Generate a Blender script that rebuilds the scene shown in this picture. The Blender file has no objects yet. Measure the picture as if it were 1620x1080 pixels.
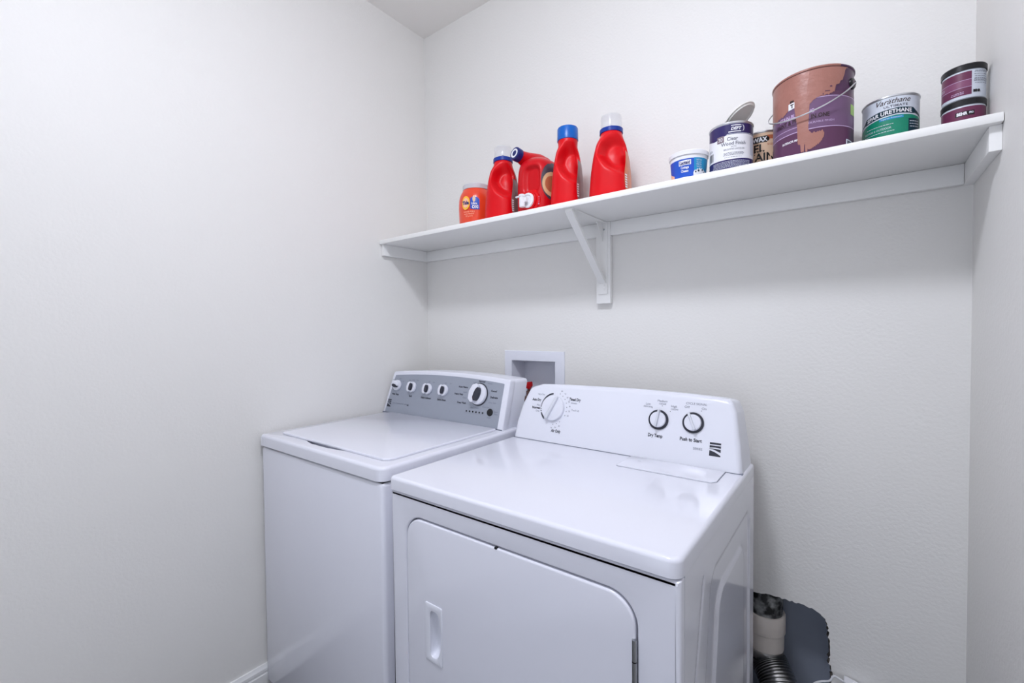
import bpy, bmesh, math, random
from mathutils import Vector, Matrix
from math import sin, cos, pi, radians, sqrt, atan2

# ------------------------------------------------------------------ scene, camera, world, lamp
S = bpy.context.scene
COL = S.collection
FPX, YAW, PITCH, ROLL = 715.95, 0.65016, -0.02445, -0.00924
CAM = Vector((1.6994, -1.5443, 1.2826))
cam = bpy.data.objects.new('camera', bpy.data.cameras.new('camera'))
COL.objects.link(cam)
cam.data.sensor_width = 36.0
cam.data.lens = FPX / 1620.0 * 36.0
cam.data.clip_start = 0.02
_f = Vector((-sin(YAW), cos(YAW), 0)); _r = Vector((cos(YAW), sin(YAW), 0)); _u = Vector((0, 0, 1))
_f2 = _f * cos(PITCH) + _u * sin(PITCH); _u2 = _u * cos(PITCH) - _f * sin(PITCH)
_r3 = _r * cos(ROLL) + _u2 * sin(ROLL); _u3 = _u2 * cos(ROLL) - _r * sin(ROLL)
M = Matrix((_r3, _u3, -_f2)).transposed().to_4x4()
M.translation = CAM
cam.matrix_world = M
S.camera = cam

w = bpy.data.worlds.new('world'); S.world = w
w.use_nodes = True
w.node_tree.nodes['Background'].inputs[0].default_value = (0.62, 0.68, 0.80, 1)
w.node_tree.nodes['Background'].inputs[1].default_value = 1.0
S.view_settings.view_transform = 'Standard'
S.view_settings.look = 'None'
S.view_settings.gamma = 1.0
S.view_settings.use_curve_mapping = False
S.view_settings.exposure = 1.2
LAMP_POS = (1.25, -1.29)
LAMP_DROP = 0.075
LAMP_COL = (0.86, 0.895, 1.0)
LAMP_STRENGTH = 40

# ------------------------------------------------------------------ dimensions (metres)
W, H, YF = 1.9216, 2.7164, -2.9
WX0, WX1, WYF, WZ, WZS, WYB = 0.0135, 0.7109, -0.8155, 0.9228, 0.8842, -0.14
DX0, DX1, DYF, DZ, DZS, DYB = 0.7416, 1.4786, -0.8156, 0.9112, 0.8777, -0.1537
SZ, SD, ST, ZC = 1.6905, -0.2839, 0.0184, 1.6226
CLY = 0.019

# ------------------------------------------------------------------ materials
def lin(c):
    c = c / 255.0
    return c / 12.92 if c <= 0.04045 else ((c + 0.055) / 1.055) ** 2.4
def rgb(r, g, b): return (lin(r), lin(g), lin(b), 1)
MATS = {}
def mat(name, col, rough=0.5, metal=0.0, bump=0.0, bscale=200.0, coat=0.0, trans=0.0, emit=0.0, var=0.0, vscale=8.0, ior=1.45, alpha=1.0, hard=0.0):
    m = bpy.data.materials.new(name); m.use_nodes = True
    nt = m.node_tree; b = nt.nodes['Principled BSDF']
    b.inputs['Base Color'].default_value = col
    b.inputs['Roughness'].default_value = rough
    b.inputs['Metallic'].default_value = metal
    b.inputs['IOR'].default_value = ior
    b.inputs['Alpha'].default_value = alpha
    if coat: b.inputs['Coat Weight'].default_value = coat; b.inputs['Coat Roughness'].default_value = 0.08
    if trans: b.inputs['Transmission Weight'].default_value = trans
    if emit:
        b.inputs['Emission Color'].default_value = col; b.inputs['Emission Strength'].default_value = emit
    tc = None
    if bump or var:
        tc = nt.nodes.new('ShaderNodeTexCoord')
    if bump:
        n = nt.nodes.new('ShaderNodeTexNoise'); n.inputs['Scale'].default_value = bscale; n.inputs['Detail'].default_value = 3
        bp = nt.nodes.new('ShaderNodeBump'); bp.inputs['Strength'].default_value = bump; bp.inputs['Distance'].default_value = 0.002
        nt.links.new(tc.outputs['Object'], n.inputs['Vector'])
        nt.links.new(n.outputs['Fac'], bp.inputs['Height']); nt.links.new(bp.outputs['Normal'], b.inputs['Normal'])
    if var:
        n = nt.nodes.new('ShaderNodeTexNoise'); n.inputs['Scale'].default_value = vscale; n.inputs['Detail'].default_value = 4
        mx = nt.nodes.new('ShaderNodeMix'); mx.data_type = 'RGBA'
        mx.inputs[6].default_value = tuple(c * (1 - var) for c in col[:3]) + (1,)
        mx.inputs[7].default_value = tuple(min(1, c * (1 + var)) for c in col[:3]) + (1,)
        nt.links.new(tc.outputs['Object'], n.inputs['Vector'])
        src = n.outputs['Fac']
        if hard:
            mr = nt.nodes.new('ShaderNodeMapRange'); mr.inputs[1].default_value = 0.5 - hard; mr.inputs[2].default_value = 0.5 + hard
            nt.links.new(src, mr.inputs[0]); src = mr.outputs[0]
        nt.links.new(src, mx.inputs[0]); nt.links.new(mx.outputs[2], b.inputs['Base Color'])
    MATS[name] = m
    return m
m_wall = mat('wall_paint', (0.80, 0.785, 0.76, 1), 0.55, bump=0.35, bscale=120)
m_ceil = mat('ceiling_paint', (0.90, 0.88, 0.85, 1), 0.8, bump=0.25, bscale=120)
m_trim = mat('trim_paint', (0.84, 0.84, 0.84, 1), 0.3)
m_shelf = mat('shelf_paint', (0.88, 0.875, 0.86, 1), 0.38, bump=0.02, bscale=60)
m_floor = mat('floor_vinyl', (0.06, 0.055, 0.05, 1), 0.45, var=0.25, vscale=5)
m_enamel = mat('white_enamel', (0.765, 0.77, 0.85, 1), 0.15, coat=0.4, bump=0.008, bscale=300)
m_enamel2 = mat('white_plastic', (0.775, 0.785, 0.86, 1), 0.25)
m_greypanel = mat('silver_panel', (0.36, 0.39, 0.46, 1), 0.34, metal=0.35, bump=0.01, bscale=400)
m_dark = mat('charcoal_print', rgb(46, 48, 60), 0.4)
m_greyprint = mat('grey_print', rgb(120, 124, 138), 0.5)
m_knobgrey = mat('knob_ridge', (0.68, 0.70, 0.76, 1), 0.3)
m_black = mat('black_plastic', rgb(22, 22, 26), 0.3)
m_steel = mat('hinge_steel', (0.45, 0.46, 0.48, 1), 0.3, metal=1.0)
m_galv = mat('galvanised', (0.20, 0.205, 0.205, 1), 0.45, metal=0.4, var=0.9, vscale=38, hard=0.12)
m_pvc = mat('plastic_collar', rgb(226, 217, 209), 0.5)
m_foil = mat('foil_duct', (0.50, 0.50, 0.50, 1), 0.28, metal=1.0)
m_cavity = mat('cavity_board', rgb(142, 148, 162), 0.8, var=0.15, vscale=9)
m_stud = mat('gypsum_edge', rgb(70, 64, 60), 0.9, var=0.8, vscale=80, hard=0.1)
m_red = mat('red_plastic', (0.66, 0.002, 0.007, 1), 0.38, ior=1.33)
m_red2 = mat('red_plastic_deep', (0.56, 0.002, 0.008, 1), 0.36, ior=1.33)
m_orange = mat('orange_plastic', (0.80, 0.06, 0.018, 1), 0.3, coat=0.3)
m_blue = mat('blue_plastic', (0.004, 0.105, 0.44, 1), 0.3, ior=1.38)
m_blue2 = mat('deep_blue_plastic', (0.006, 0.035, 0.27, 1), 0.3, ior=1.38)
m_navy = mat('navy_plastic', (0.006, 0.012, 0.13, 1), 0.3)
m_clear = mat('clear_plastic', (0.72, 0.74, 0.78, 1), 0.12, alpha=0.13)
m_lidclear = mat('frosted_lid', (0.80, 0.82, 0.86, 1), 0.25, trans=0.35, ior=1.3)
m_white = mat('white_label', (0.80, 0.80, 0.83, 1), 0.4)
m_whiteplas = mat('white_tap', (0.80, 0.80, 0.83, 1), 0.3)
m_tin = mat('tin', (0.62, 0.63, 0.66, 1), 0.28, metal=0.9)
m_tinmatte = mat('tin_lid_inside', (0.86, 0.85, 0.81, 1), 0.5)
m_labelclear = mat('orange_label', rgb(212, 120, 82), 0.35, var=0.25, vscale=60)
m_labelgrey = mat('grey_label', rgb(150, 120, 118), 0.35, var=0.3, vscale=50)
m_labeldark = mat('dark_label', rgb(70, 66, 78), 0.4, var=0.3, vscale=60)
m_tan = mat('tan_label', rgb(214, 178, 134), 0.4)
m_yellow = mat('yellow_label', rgb(250, 190, 60), 0.4)
m_peach = mat('peach_print', rgb(250, 190, 160), 0.4)
m_royal = mat('royal_label', rgb(28, 82, 190), 0.35)
m_teal = mat('teal_label', rgb(22, 140, 190), 0.35)
m_purplenavy = mat('indigo_label', rgb(44, 36, 92), 0.3)
m_inkgrey = mat('ink_grey', rgb(96, 98, 112), 0.5)
m_taupe = mat('taupe_label', rgb(128, 112, 120), 0.5)
m_cream = mat('cream_label', rgb(222, 190, 160), 0.4)
m_brown = mat('brown_label', rgb(180, 104, 72), 0.4)
m_ink = mat('black_ink', rgb(20, 18, 20), 0.4)
m_purple = mat('plum_label', rgb(88, 48, 80), 0.3)
m_purple2 = mat('dark_plum', rgb(76, 40, 76), 0.3)
m_violet = mat('violet_label', rgb(110, 80, 114), 0.3)
m_lilac = mat('lilac_line', rgb(196, 170, 206), 0.4)
m_terra = mat('terracotta_paint', rgb(160, 108, 96), 0.36, bump=0.5, bscale=70, var=0.14, vscale=24)
m_green = mat('green_label', rgb(10, 128, 100), 0.35)
m_dteal = mat('dark_teal_label', rgb(8, 48, 62), 0.35)
m_lime = mat('lime_label', rgb(166, 206, 110), 0.4)
m_behr = mat('maroon_label', rgb(104, 44, 76), 0.35)
m_behr2 = mat('maroon_band', rgb(128, 72, 104), 0.35)
m_brown2 = mat('dark_brown_ink', rgb(54, 34, 34), 0.4)
m_palegrey = mat('pale_panel', rgb(206, 212, 222), 0.4)
m_redvalve = mat('valve_red', rgb(190, 8, 20), 0.4)
m_brass = mat('valve_brass', rgb(130, 100, 92), 0.4, metal=0.4)
m_lamp = mat('lamp_diffuser', LAMP_COL + (1,), 0.5, emit=LAMP_STRENGTH)

# ------------------------------------------------------------------ object helpers (geometry authored in world space)
def wloc(o):
    v = Vector((0, 0, 0))
    while o is not None:
        v += o.location; o = o.parent
    return v
def thing(name, label, cat, loc, group=None):
    o = bpy.data.objects.new(name, None); COL.objects.link(o)
    o.empty_display_size = 0.05
    o.location = loc; o['label'] = label; o['category'] = cat
    if group: o['group'] = group
    return o
def obj(name, bm, m, parent=None, smooth=30, label=None, fix=True):
    if fix: bmesh.ops.recalc_face_normals(bm, faces=bm.faces)
    off = wloc(parent)
    bmesh.ops.translate(bm, verts=bm.verts, vec=-off)
    me = bpy.data.meshes.new(name); bm.to_mesh(me); bm.free()
    for x in (m if isinstance(m, (list, tuple)) else [m]): me.materials.append(x)
    if smooth:
        me.polygons.foreach_set('use_smooth', [True] * len(me.polygons))
        me.set_sharp_from_angle(angle=radians(smooth))
    o = bpy.data.objects.new(name, me); COL.objects.link(o)
    o.parent = parent
    if label: o['label'] = label
    return o
def struct(name, bm, m, **k):
    o = obj(name, bm, m, None, **k); o['kind'] = 'structure'; return o
def join(bm, other):
    me = bpy.data.meshes.new('tmp'); other.to_mesh(me); other.free(); bm.from_mesh(me); bpy.data.meshes.remove(me)
def box(x0, x1, y0, y1, z0, z1, bev=0.0, seg=2, bm=None):
    b = bmesh.new()
    bmesh.ops.create_cube(b, size=1)
    for v in b.verts:
        v.co = Vector((x0 if v.co.x < 0 else x1, y0 if v.co.y < 0 else y1, z0 if v.co.z < 0 else z1))
    if bev: bmesh.ops.bevel(b, geom=list(b.edges), offset=bev, segments=seg, profile=0.5, affect='EDGES')
    if bm is not None: join(bm, b); return bm
    return b
def quad(pts):
    b = bmesh.new(); b.faces.new([b.verts.new(p) for p in pts]); return b
def lathe(prof, c=(0, 0, 0), n=48, axis=None, bm=None, cap=True):
    """prof [(r,h)], revolved about axis (unit Vector, default z) from c"""
    b = bm if bm is not None else bmesh.new()
    a = Vector(axis or (0, 0, 1)).normalized()
    e = a.orthogonal().normalized(); f = a.cross(e)
    c = Vector(c); rings = []
    for r, h in prof:
        if r < 1e-6: rings.append([b.verts.new(c + a * h)])
        else: rings.append([b.verts.new(c + a * h + e * r * cos(2 * pi * i / n) + f * r * sin(2 * pi * i / n)) for i in range(n)])
    for A, B in zip(rings, rings[1:]):
        if len(A) == 1 and len(B) == 1: continue
        for i in range(n):
            j = (i + 1) % n
            if len(A) == 1: b.faces.new((A[0], B[i], B[j]))
            elif len(B) == 1: b.faces.new((A[i], A[j], B[0]))
            else: b.faces.new((A[i], A[j], B[j], B[i]))
    if cap:
        if len(rings[0]) > 1: b.faces.new(rings[0][::-1])
        if len(rings[-1]) > 1: b.faces.new(rings[-1])
    return b
def tube(pts, r, n=10, bm=None, closed=False):
    b = bm if bm is not None else bmesh.new()
    pts = [Vector(p) for p in pts]; N = len(pts); rings = []; e = None
    for i, p in enumerate(pts):
        t = (pts[min(i + 1, N - 1)] - pts[max(i - 1, 0)]).normalized()
        if e is None: e = t.orthogonal().normalized()
        e = (e - t * e.dot(t)).normalized(); f = t.cross(e)
        rr = r(i) if callable(r) else r
        rings.append([b.verts.new(p + e * rr * cos(2 * pi * k / n) + f * rr * sin(2 * pi * k / n)) for k in range(n)])
    for A, B in zip(rings, rings[1:]):
        for i in range(n):
            j = (i + 1) % n; b.faces.new((A[i], A[j], B[j], B[i]))
    b.faces.new(rings[0][::-1]); b.faces.new(rings[-1])
    return b
def spline(P, n=12):
    P = [Vector(p) for p in P]; out = []
    for i in range(len(P) - 1):
        p0 = P[max(i - 1, 0)]; p1 = P[i]; p2 = P[i + 1]; p3 = P[min(i + 2, len(P) - 1)]
        for k in range(n):
            t = k / n
            out.append(0.5 * ((2 * p1) + (p2 - p0) * t + (2 * p0 - 5 * p1 + 4 * p2 - p3) * t * t + (3 * p1 - p0 - 3 * p2 + p3) * t ** 3))
    out.append(P[-1]); return out
def rounded(poly, rad, n=8):
    """2-D polygon (ccw) with rounded corners; rad a number or a list"""
    out = []; N = len(poly)
    for i in range(N):
        p = Vector(poly[i]); a = Vector(poly[i - 1]); c = Vector(poly[(i + 1) % N])
        r = rad[i] if isinstance(rad, (list, tuple)) else rad
        if r <= 0: out.append(p); continue
        u = (a - p).normalized(); v = (c - p).normalized()
        ang = u.angle(v); d = min(r / math.tan(ang / 2), (a - p).length * .49, (c - p).length * .49); r = d * math.tan(ang / 2)
        ctr = p + (u + v).normalized() * (r / sin(ang / 2))
        s = p + u * d - ctr; e = p + v * d - ctr
        a0 = atan2(s.y, s.x); a1 = atan2(e.y, e.x)
        da = (a1 - a0 + pi) % (2 * pi) - pi
        for k in range(n + 1):
            t = a0 + da * k / n; out.append(ctr + Vector((cos(t), sin(t))) * r)
    return out
def offset(loop, d):
    """move a ccw loop inward by d"""
    N = len(loop); out = []
    for i in range(N):
        a, p, c = loop[i - 1], loop[i], loop[(i + 1) % N]
        n1 = Vector((-(p - a).y, (p - a).x)); n2 = Vector((-(c - p).y, (c - p).x))
        if n1.length < 1e-9: n1 = n2
        if n2.length < 1e-9: n2 = n1
        n1.normalize(); n2.normalize(); n = n1 + n2
        if n.length < 1e-6: n = n1
        n.normalize(); k = max(0.35, n.dot(n1)); out.append(p + n * (d / k))
    return out
def slab(outer, fn, d1, bev=0.0, holes=(), hbev=0.0, hd=None, steps=4, back=True, bm=None):
    """plate: outline (ccw, 2-D) -> fn(u,v,depth); front at depth 0 with a rounded rim, sides back to d1"""
    b = bm if bm is not None else bmesh.new()
    outer = [Vector(p) for p in outer]
    def ring(loop, d): return [b.verts.new(fn(p.x, p.y, d)) for p in loop]
    def bridge(A, B):
        n = len(A)
        for i in range(n):
            j = (i + 1) % n; b.faces.new((A[i], A[j], B[j], B[i]))
    def stack(loop, bev, dend, sgn):
        rings = []
        if bev:
            for k in range(steps + 1):
                t = pi / 2 * k / steps
                rings.append(ring(offset(loop, sgn * bev * (1 - sin(t))), bev * (1 - cos(t))))
        else: rings.append(ring(loop, 0))
        rings.append(ring(loop, dend))
        for A, B in zip(rings, rings[1:]): bridge(A, B)
        return rings
    R = stack(outer, bev, d1, 1)
    fronts = [R[0]]; backs = [R[-1]]
    for h in holes:
        h = [Vector(p) for p in h]
        Q = stack(h, hbev, hd if hd is not None else d1, -1); fronts.append(Q[0]); backs.append(Q[-1])
    def fill(loops):
        es = []
        for L in loops:
            for i in range(len(L)):
                a, c = L[i], L[(i + 1) % len(L)]
                e = b.edges.get((a, c)) or b.edges.new((a, c)); es.append(e)
        bmesh.ops.triangle_fill(b, use_beauty=True, use_dissolve=False, edges=es)
    if holes:
        fill(fronts)
        if back: fill(backs)
    else:
        b.faces.new(fronts[0])
        if back: b.faces.new(backs[0][::-1])
    return b
def text2d(s, size=1.0, shear=0.0, bold=0.0, align='CENTER', space=1.0):
    cu = bpy.data.curves.new('t', 'FONT'); cu.body = s; cu.size = size; cu.shear = shear; cu.offset = bold
    cu.align_x = align; cu.align_y = 'CENTER'; cu.resolution_u = 3; cu.space_character = space
    o = bpy.data.objects.new('t', cu); COL.objects.link(o)
    dg = bpy.context.evaluated_depsgraph_get(); dg.update()
    me = bpy.data.meshes.new_from_object(o.evaluated_get(dg))
    V = [(v.co.x, v.co.y) for v in me.vertices]; F = [tuple(p.vertices) for p in me.polygons]
    bpy.data.objects.remove(o); bpy.data.curves.remove(cu); bpy.data.meshes.remove(me)
    return V, F
def put_text(bm, s, size, fn, u=0, v=0, rot=0.0, width=None, **k):
    """print s centred at (u,v) on the surface fn(u,v); width squeezes or stretches to a length"""
    V, F = text2d(s, size, **k)
    if not V: return
    my = (max(p[1] for p in V) + min(p[1] for p in V)) / 2; mx_ = (max(p[0] for p in V) + min(p[0] for p in V)) / 2
    V = [(p[0] - mx_, p[1] - my) for p in V]
    sx = 1.0
    if width:
        xs = [p[0] for p in V]; sx = width / (max(xs) - min(xs)); cx = (max(xs) + min(xs)) / 2
        V = [(p[0] - cx, p[1]) for p in V]
    c, sn = cos(rot), sin(rot)
    vs = [bm.verts.new(fn(u + x * sx * c - y * sn, v + x * sx * sn + y * c)) for x, y in V]
    for f in F:
        try: bm.faces.new([vs[i] for i in f])
        except ValueError: pass
def word(parent, m, s, size, fn, u, v, name='lettering', **k):
    b = bmesh.new(); put_text(b, s, size, fn, u, v, **k)
    return obj(name, b, m, parent, smooth=0)
def stuffed(o): o['kind'] = 'stuff'; return o
def interp(pts):
    def g(x):
        if x <= pts[0][0]: return pts[0][1]
        for (a, b), (c, d) in zip(pts, pts[1:]):
            if x <= c: return b + (d - b) * (x - a) / (c - a)
        return pts[-1][1]
    return g

# ------------------------------------------------------------------ the room
bm = quad([(-0.0, YF, 0), (W, YF, 0), (W, 0.0, 0), (0, 0.0, 0)]); struct('floor', bm, m_floor, fix=False)
bm = quad([(0, YF, H), (0, 0, H), (W, 0, H), (W, YF, H)]); struct('ceiling', bm, m_ceil, fix=False)
bm = quad([(0, YF, 0), (0, 0, 0), (0, 0, H), (0, YF, H)]); struct('wall_left', bm, m_wall, fix=False)
bm = quad([(W, 0, 0), (W, YF, 0), (W, YF, H), (W, 0, H)]); struct('wall_right', bm, m_wall, fix=False)
DO0, DO1, DOH = 0.85, 1.82, 2.08     # unseen doorway added behind the camera, sized and placed for cool fill light
bm = slab([(0, 0), (DO0, 0), (DO0, DOH), (DO1, DOH), (DO1, 0), (W, 0), (W, H), (0, H)], lambda u, v, d: (u, YF - d, v), 0.11, back=True)
struct('wall_front', bm, m_wall, smooth=20)

random.seed(4)
duct_poly = [(1.33, 0.10), (1.60, 0.10), (1.649, 0.15), (1.651, 0.22), (1.649, 0.275), (1.652, 0.300), (1.646, 0.330), (1.645, 0.40), (1.642, 0.436), (1.634, 0.455), (1.622, 0.466),
             (1.597, 0.474), (1.542, 0.476), (1.50, 0.474), (1.455, 0.471), (1.40, 0.469), (1.335, 0.466)]
dl = []
for i, p in enumerate(duct_poly):
    q = duct_poly[(i + 1) % len(duct_poly)]
    L = sqrt((q[0] - p[0]) ** 2 + (q[1] - p[1]) ** 2); n = max(1, int(L / 0.006))
    for k in range(n):
        t = k / n
        dl.append(Vector((p[0] + (q[0] - p[0]) * t + random.uniform(-.0026, .0026), p[1] + (q[1] - p[1]) * t + random.uniform(-.0026, .0026))))
BX0, BX1, BZ0, BZ1 = 0.526, 0.743, 0.945, 1.155
boxhole = [(BX0, BZ0), (BX1, BZ0), (BX1, BZ1), (BX0, BZ1)]
bm = slab([(0, 0), (W, 0), (W, H), (0, H)], lambda u, v, d: (u, d, v), 0.013, holes=[boxhole, dl], back=False)
wall_back = struct('wall_back', bm, m_wall, smooth=20)
# stud cavity behind the torn opening
bm = bmesh.new()
cx0, cx1, cz0, cz1, cy0, cy1 = 1.27, 1.655, 0.02, 0.62, 0.0131, 0.125
for P in ([(cx0, cy1, cz0), (cx1, cy1, cz0), (cx1, cy1, cz1), (cx0, cy1, cz1)], [(cx1, cy0, cz0), (cx1, cy1, cz0), (cx1, cy1, cz1), (cx1, cy0, cz1)],
          [(cx0, cy0, cz0), (cx0, cy1, cz0), (cx0, cy1, cz1), (cx0, cy0, cz1)], [(cx0, cy0, cz1), (cx1, cy0, cz1), (cx1, cy1, cz1), (cx0, cy1, cz1)], [(cx0, cy0, cz0), (cx1, cy0, cz0), (cx1, cy1, cz0), (cx0, cy1, cz0)]):
    bm.faces.new([bm.verts.new(p) for p in P])
obj('cavity_lining', bm, m_cavity, wall_back, smooth=0, label='grey board inside the torn wall opening')
# torn gypsum rim round the opening
bm = bmesh.new()
A = [bm.verts.new((p.x, 0.0004, p.y)) for p in dl]
B = [bm.verts.new((p.x, 0.014, p.y)) for p in offset([Vector(p) for p in dl], 0.004)]
for i in range(len(A)):
    j = (i + 1) % len(A); bm.faces.new((A[i], A[j], B[j], B[i]))
obj('torn_edge', bm, m_stud, wall_back, smooth=0, label='ragged gypsum edge of the opening')

def baseboard(name, pts):
    """profile swept along a straight wall: pts = (origin, direction along, inward normal, length)"""
    o, d, n, L = pts
    prof = [(0, 0), (0.0125, 0), (0.0125, 0.052), (0.0108, 0.055), (0.0108, 0.060), (0.0122, 0.0625), (0.0122, 0.072), (0.008, 0.079), (0.0065, 0.085), (0, 0.085)]
    b = bmesh.new(); R = []
    for t in (0, L):
        R.append([b.verts.new(Vector(o) + Vector(d) * t + Vector(n) * p + Vector((0, 0, h))) for p, h in prof])
    k = len(prof)
    for i in range(k): b.faces.new((R[0][i], R[0][(i + 1) % k], R[1][(i + 1) % k], R[1][i]))
    b.faces.new(R[0]); b.faces.new(R[1][::-1])
    struct(name, b, m_trim, smooth=25)
baseboard('baseboard_left', ((0, YF, 0), (0, 1, 0), (1, 0, 0), -YF))
baseboard('baseboard_back', ((0.013, 0, 0), (1, 0, 0), (0, -1, 0), W - 0.026))
baseboard('baseboard_right', ((W, YF, 0), (0, 1, 0), (-1, 0, 0), -YF))

# ceiling lamp: flush disc, out of view above
lx, ly = LAMP_POS
t = thing('ceiling_lamp', 'white flush ceiling lamp with a frosted glass bowl', 'lamp', (lx, ly, H))
obj('base', lathe([(0.0, 0), (0.165, 0), (0.168, -0.004), (0.168, -0.022), (0.160, -0.026), (0, -0.026)], (lx, ly, H), 48), m_trim, t)
obj('bowl', lathe([(0.15 * cos(pi / 2 * i / 12), -0.0265 - LAMP_DROP * sin(pi / 2 * i / 12)) for i in range(13)], (lx, ly, H), 48, cap=False), m_lamp, t, label='lit frosted glass bowl')

# ------------------------------------------------------------------ shelf
t = thing('wall_shelf', 'long white painted wall shelf on cleats with one diagonal bracket', 'shelf', (W / 2, -0.14, SZ - ST))
obj('board', box(0.001, W - 0.001, SD, -0.0005, SZ - ST, SZ, 0.0022), m_shelf, t)
BXC = 0.9625
obj('back_cleat', box(0.019, BXC - 0.028, -CLY, -0.0005, ZC, SZ - ST - 0.0003, 0.001), m_shelf, t)
obj('back_cleat', box(BXC + 0.028, W - 0.019, -CLY, -0.0005, ZC, SZ - ST - 0.0003, 0.001), m_shelf, t)
for x0, x1 in ((0.0005, 0.0186), (W - 0.0186, W - 0.0005)):
    if x0 < 1:   # end chamfer at the front of the side cleats
        pl = [(-0.272, ZC), (-0.0005, ZC), (-0.0005, SZ - ST - .0003), (-0.272, SZ - ST - .0003)]
    else:
        pl = [(-0.268, ZC), (-0.0005, ZC), (-0.0005, SZ - ST - .0003), (-0.268, SZ - ST - .0003)]
    obj('side_cleat', slab(pl, lambda u, v, d, x0=x0: (x0 + d, u, v), x1 - x0, 0.0008, steps=2), m_shelf, t)
obj('backer_board', box(BXC - 0.0278, BXC + 0.0278, -0.0215, -0.0005, 1.378, SZ - ST - 0.0003, 0.0012), m_shelf, t)
BK = -0.0215
br = obj('bracket', box(BXC - 0.018, BXC + 0.018, BK - 0.004, BK + 0.0003, 1.412, SZ - ST - 0.0005, 0.0008), m_shelf, t)
obj('top_arm', box(BXC - 0.016, BXC + 0.016, -0.270, BK, SZ - ST - 0.0045, SZ - ST - 0.0003, 0.0008), m_shelf, br)
pl = [Vector(p) for p in ((-0.262, SZ - ST - 0.004), (-0.0245, 1.462), (-0.0245, 1.450), (-0.030, 1.450), (-0.270, SZ - ST - 0.010), (-0.270, SZ - ST - 0.004))]
obj('brace', slab(pl[::-1], lambda u, v, d: (BXC - 0.013 + d, u, v), 0.026, 0.001, steps=2), m_shelf, br)
obj('web', slab([(-0.0245, 1.60), (-0.0245, SZ - ST - 0.004), (-0.075, SZ - ST - 0.004)], lambda u, v, d: (BXC - 0.001 + d, u, v), 0.002), m_shelf, br)
for (yy, zz, ax) in ((BK - 0.004, 1.645, (0, -1, 0)), (BK - 0.004, 1.43, (0, -1, 0)), (BK - 0.004, 1.442, (0, -1, 0)), (-0.256, SZ - ST - 0.0045, (0, 0, -1))):
    obj('screw', lathe([(0.0036, 0), (0.0036, 0.0008), (0.002, 0.0018), (0, 0.002)], (BXC + (0.006 if zz < 1.66 else 0), yy, zz), 12, ax), m_steel if zz > 1.6 else m_shelf, br)

# ------------------------------------------------------------------ washer supply box in the wall
t = thing('washer_outlet_box', 'white recessed plastic washer outlet box set into the back wall', 'outlet box', (0.636, 0, 0.93))
ox0, ox1, oz1, oz0 = 0.488, 0.786, 1.197, 0.90
obj('flange', slab([(ox0, oz0), (ox1, oz0), (ox1, oz1), (ox0, oz1)], lambda u, v, d: (u, -0.006 + d, v), 0.0058, 0.003, holes=[[(BX0, BZ0), (BX1, BZ0), (BX1, BZ1), (BX0, BZ1)]], hbev=0.002), m_enamel2, t)
bm = bmesh.new(); D = 0.09; e = 0.0005
x0, x1, z0, z1 = BX0 + e, BX1 - e, BZ0 + e, BZ1 - e
for P in ([(x0, D, z0), (x1, D, z0), (x1, D, z1), (x0, D, z1)], [(x0, -.004, z0), (x0, D, z0), (x0, D, z1), (x0, -.004, z1)], [(x1, -.004, z0), (x1, D, z0), (x1, D, z1), (x1, -.004, z1)],
          [(x0, -.004, z0), (x1, -.004, z0), (x1, D, z0), (x0, D, z0)], [(x0, -.004, z1), (x1, -.004, z1), (x1, D, z1), (x0, D, z1)]):
    bm.faces.new([bm.verts.new(p) for p in P])
obj('recess', bm, m_enamel2, t, smooth=0)
vx, vy, vz = 0.580, 0.045, 1.010
vv = obj('valve', lathe([(0.011, -0.062), (0.011, -0.03), (0.016, -0.03), (0.016, -0.01), (0.012, -0.008), (0.012, 0.012), (0.007, 0.014), (0.007, 0.03), (0, 0.03)], (vx, vy, vz), 16), m_brass, t, label='brass supply valve')
lathe_bm = lathe([(0.010, 0), (0.012, 0.004), (0.012, 0.02), (0.0, 0.02)], (vx, vy - 0.008, vz - 0.02), 12, (0, -1, 0))
obj('outlet', lathe_bm, m_brass, vv)
hp = rounded([(-0.016, -0.008), (0.004, -0.014), (0.016, 0.002), (0.014, 0.02), (-0.004, 0.018), (-0.018, 0.008)], 0.004, 3)
obj('handle', slab(hp, lambda u, v, d: (vx + u + .006, vy - 0.016 + d, vz + 0.034 + v), 0.014, 0.003, steps=2), m_redvalve, vv, label='red valve handle')

# ------------------------------------------------------------------ washing machine
t = thing('washing_machine', 'white top-load washing machine with silver control panel', 'washer', ((WX0 + WX1) / 2, -0.48, 0))
obj('cabinet', box(WX0 + 0.004, WX1 - 0.003, WYF + 0.004, WYB, 0.03, WZS - 0.004, 0.012, 3), m_enamel, t)
for fx in (WX0 + 0.06, WX1 - 0.06):
    for fy in (WYF + 0.06, WYB - 0.06):
        obj('foot', lathe([(0.022, 0), (0.022, 0.012), (0.01, 0.014), (0.01, 0.04)], (fx, fy, 0), 16), m_black, t)
scoop_top = [Vector((0.245 + 0.225 * i / 24, -0.7480)) for i in range(25)]
scoop_bot = [Vector((0.245 + 0.225 * i / 24, -0.7690 - 0.0125 * min(1, 4 * i / 24, 3.0 * (1 - i / 24)))) for i in range(25)]
scoop_loop = scoop_bot + scoop_top[::-1]
top = slab(rounded([(WX0, WYF), (WX1, WYF), (WX1, WYB), (WX0, WYB)], [0.014, 0.03, 0.02, 0.014], 8), lambda u, v, d: (u, v, WZ - d), WZ - WZS, 0.010, steps=5, holes=[scoop_loop], hd=0.026, back=False)
obj('top_panel', top, m_enamel, t)
bm = bmesh.new(); bm.faces.new([bm.verts.new((p.x, p.y, WZ - 0.0259)) for p in scoop_loop])
obj('finger_scoop', bm, m_knobgrey, t, smooth=0)
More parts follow.
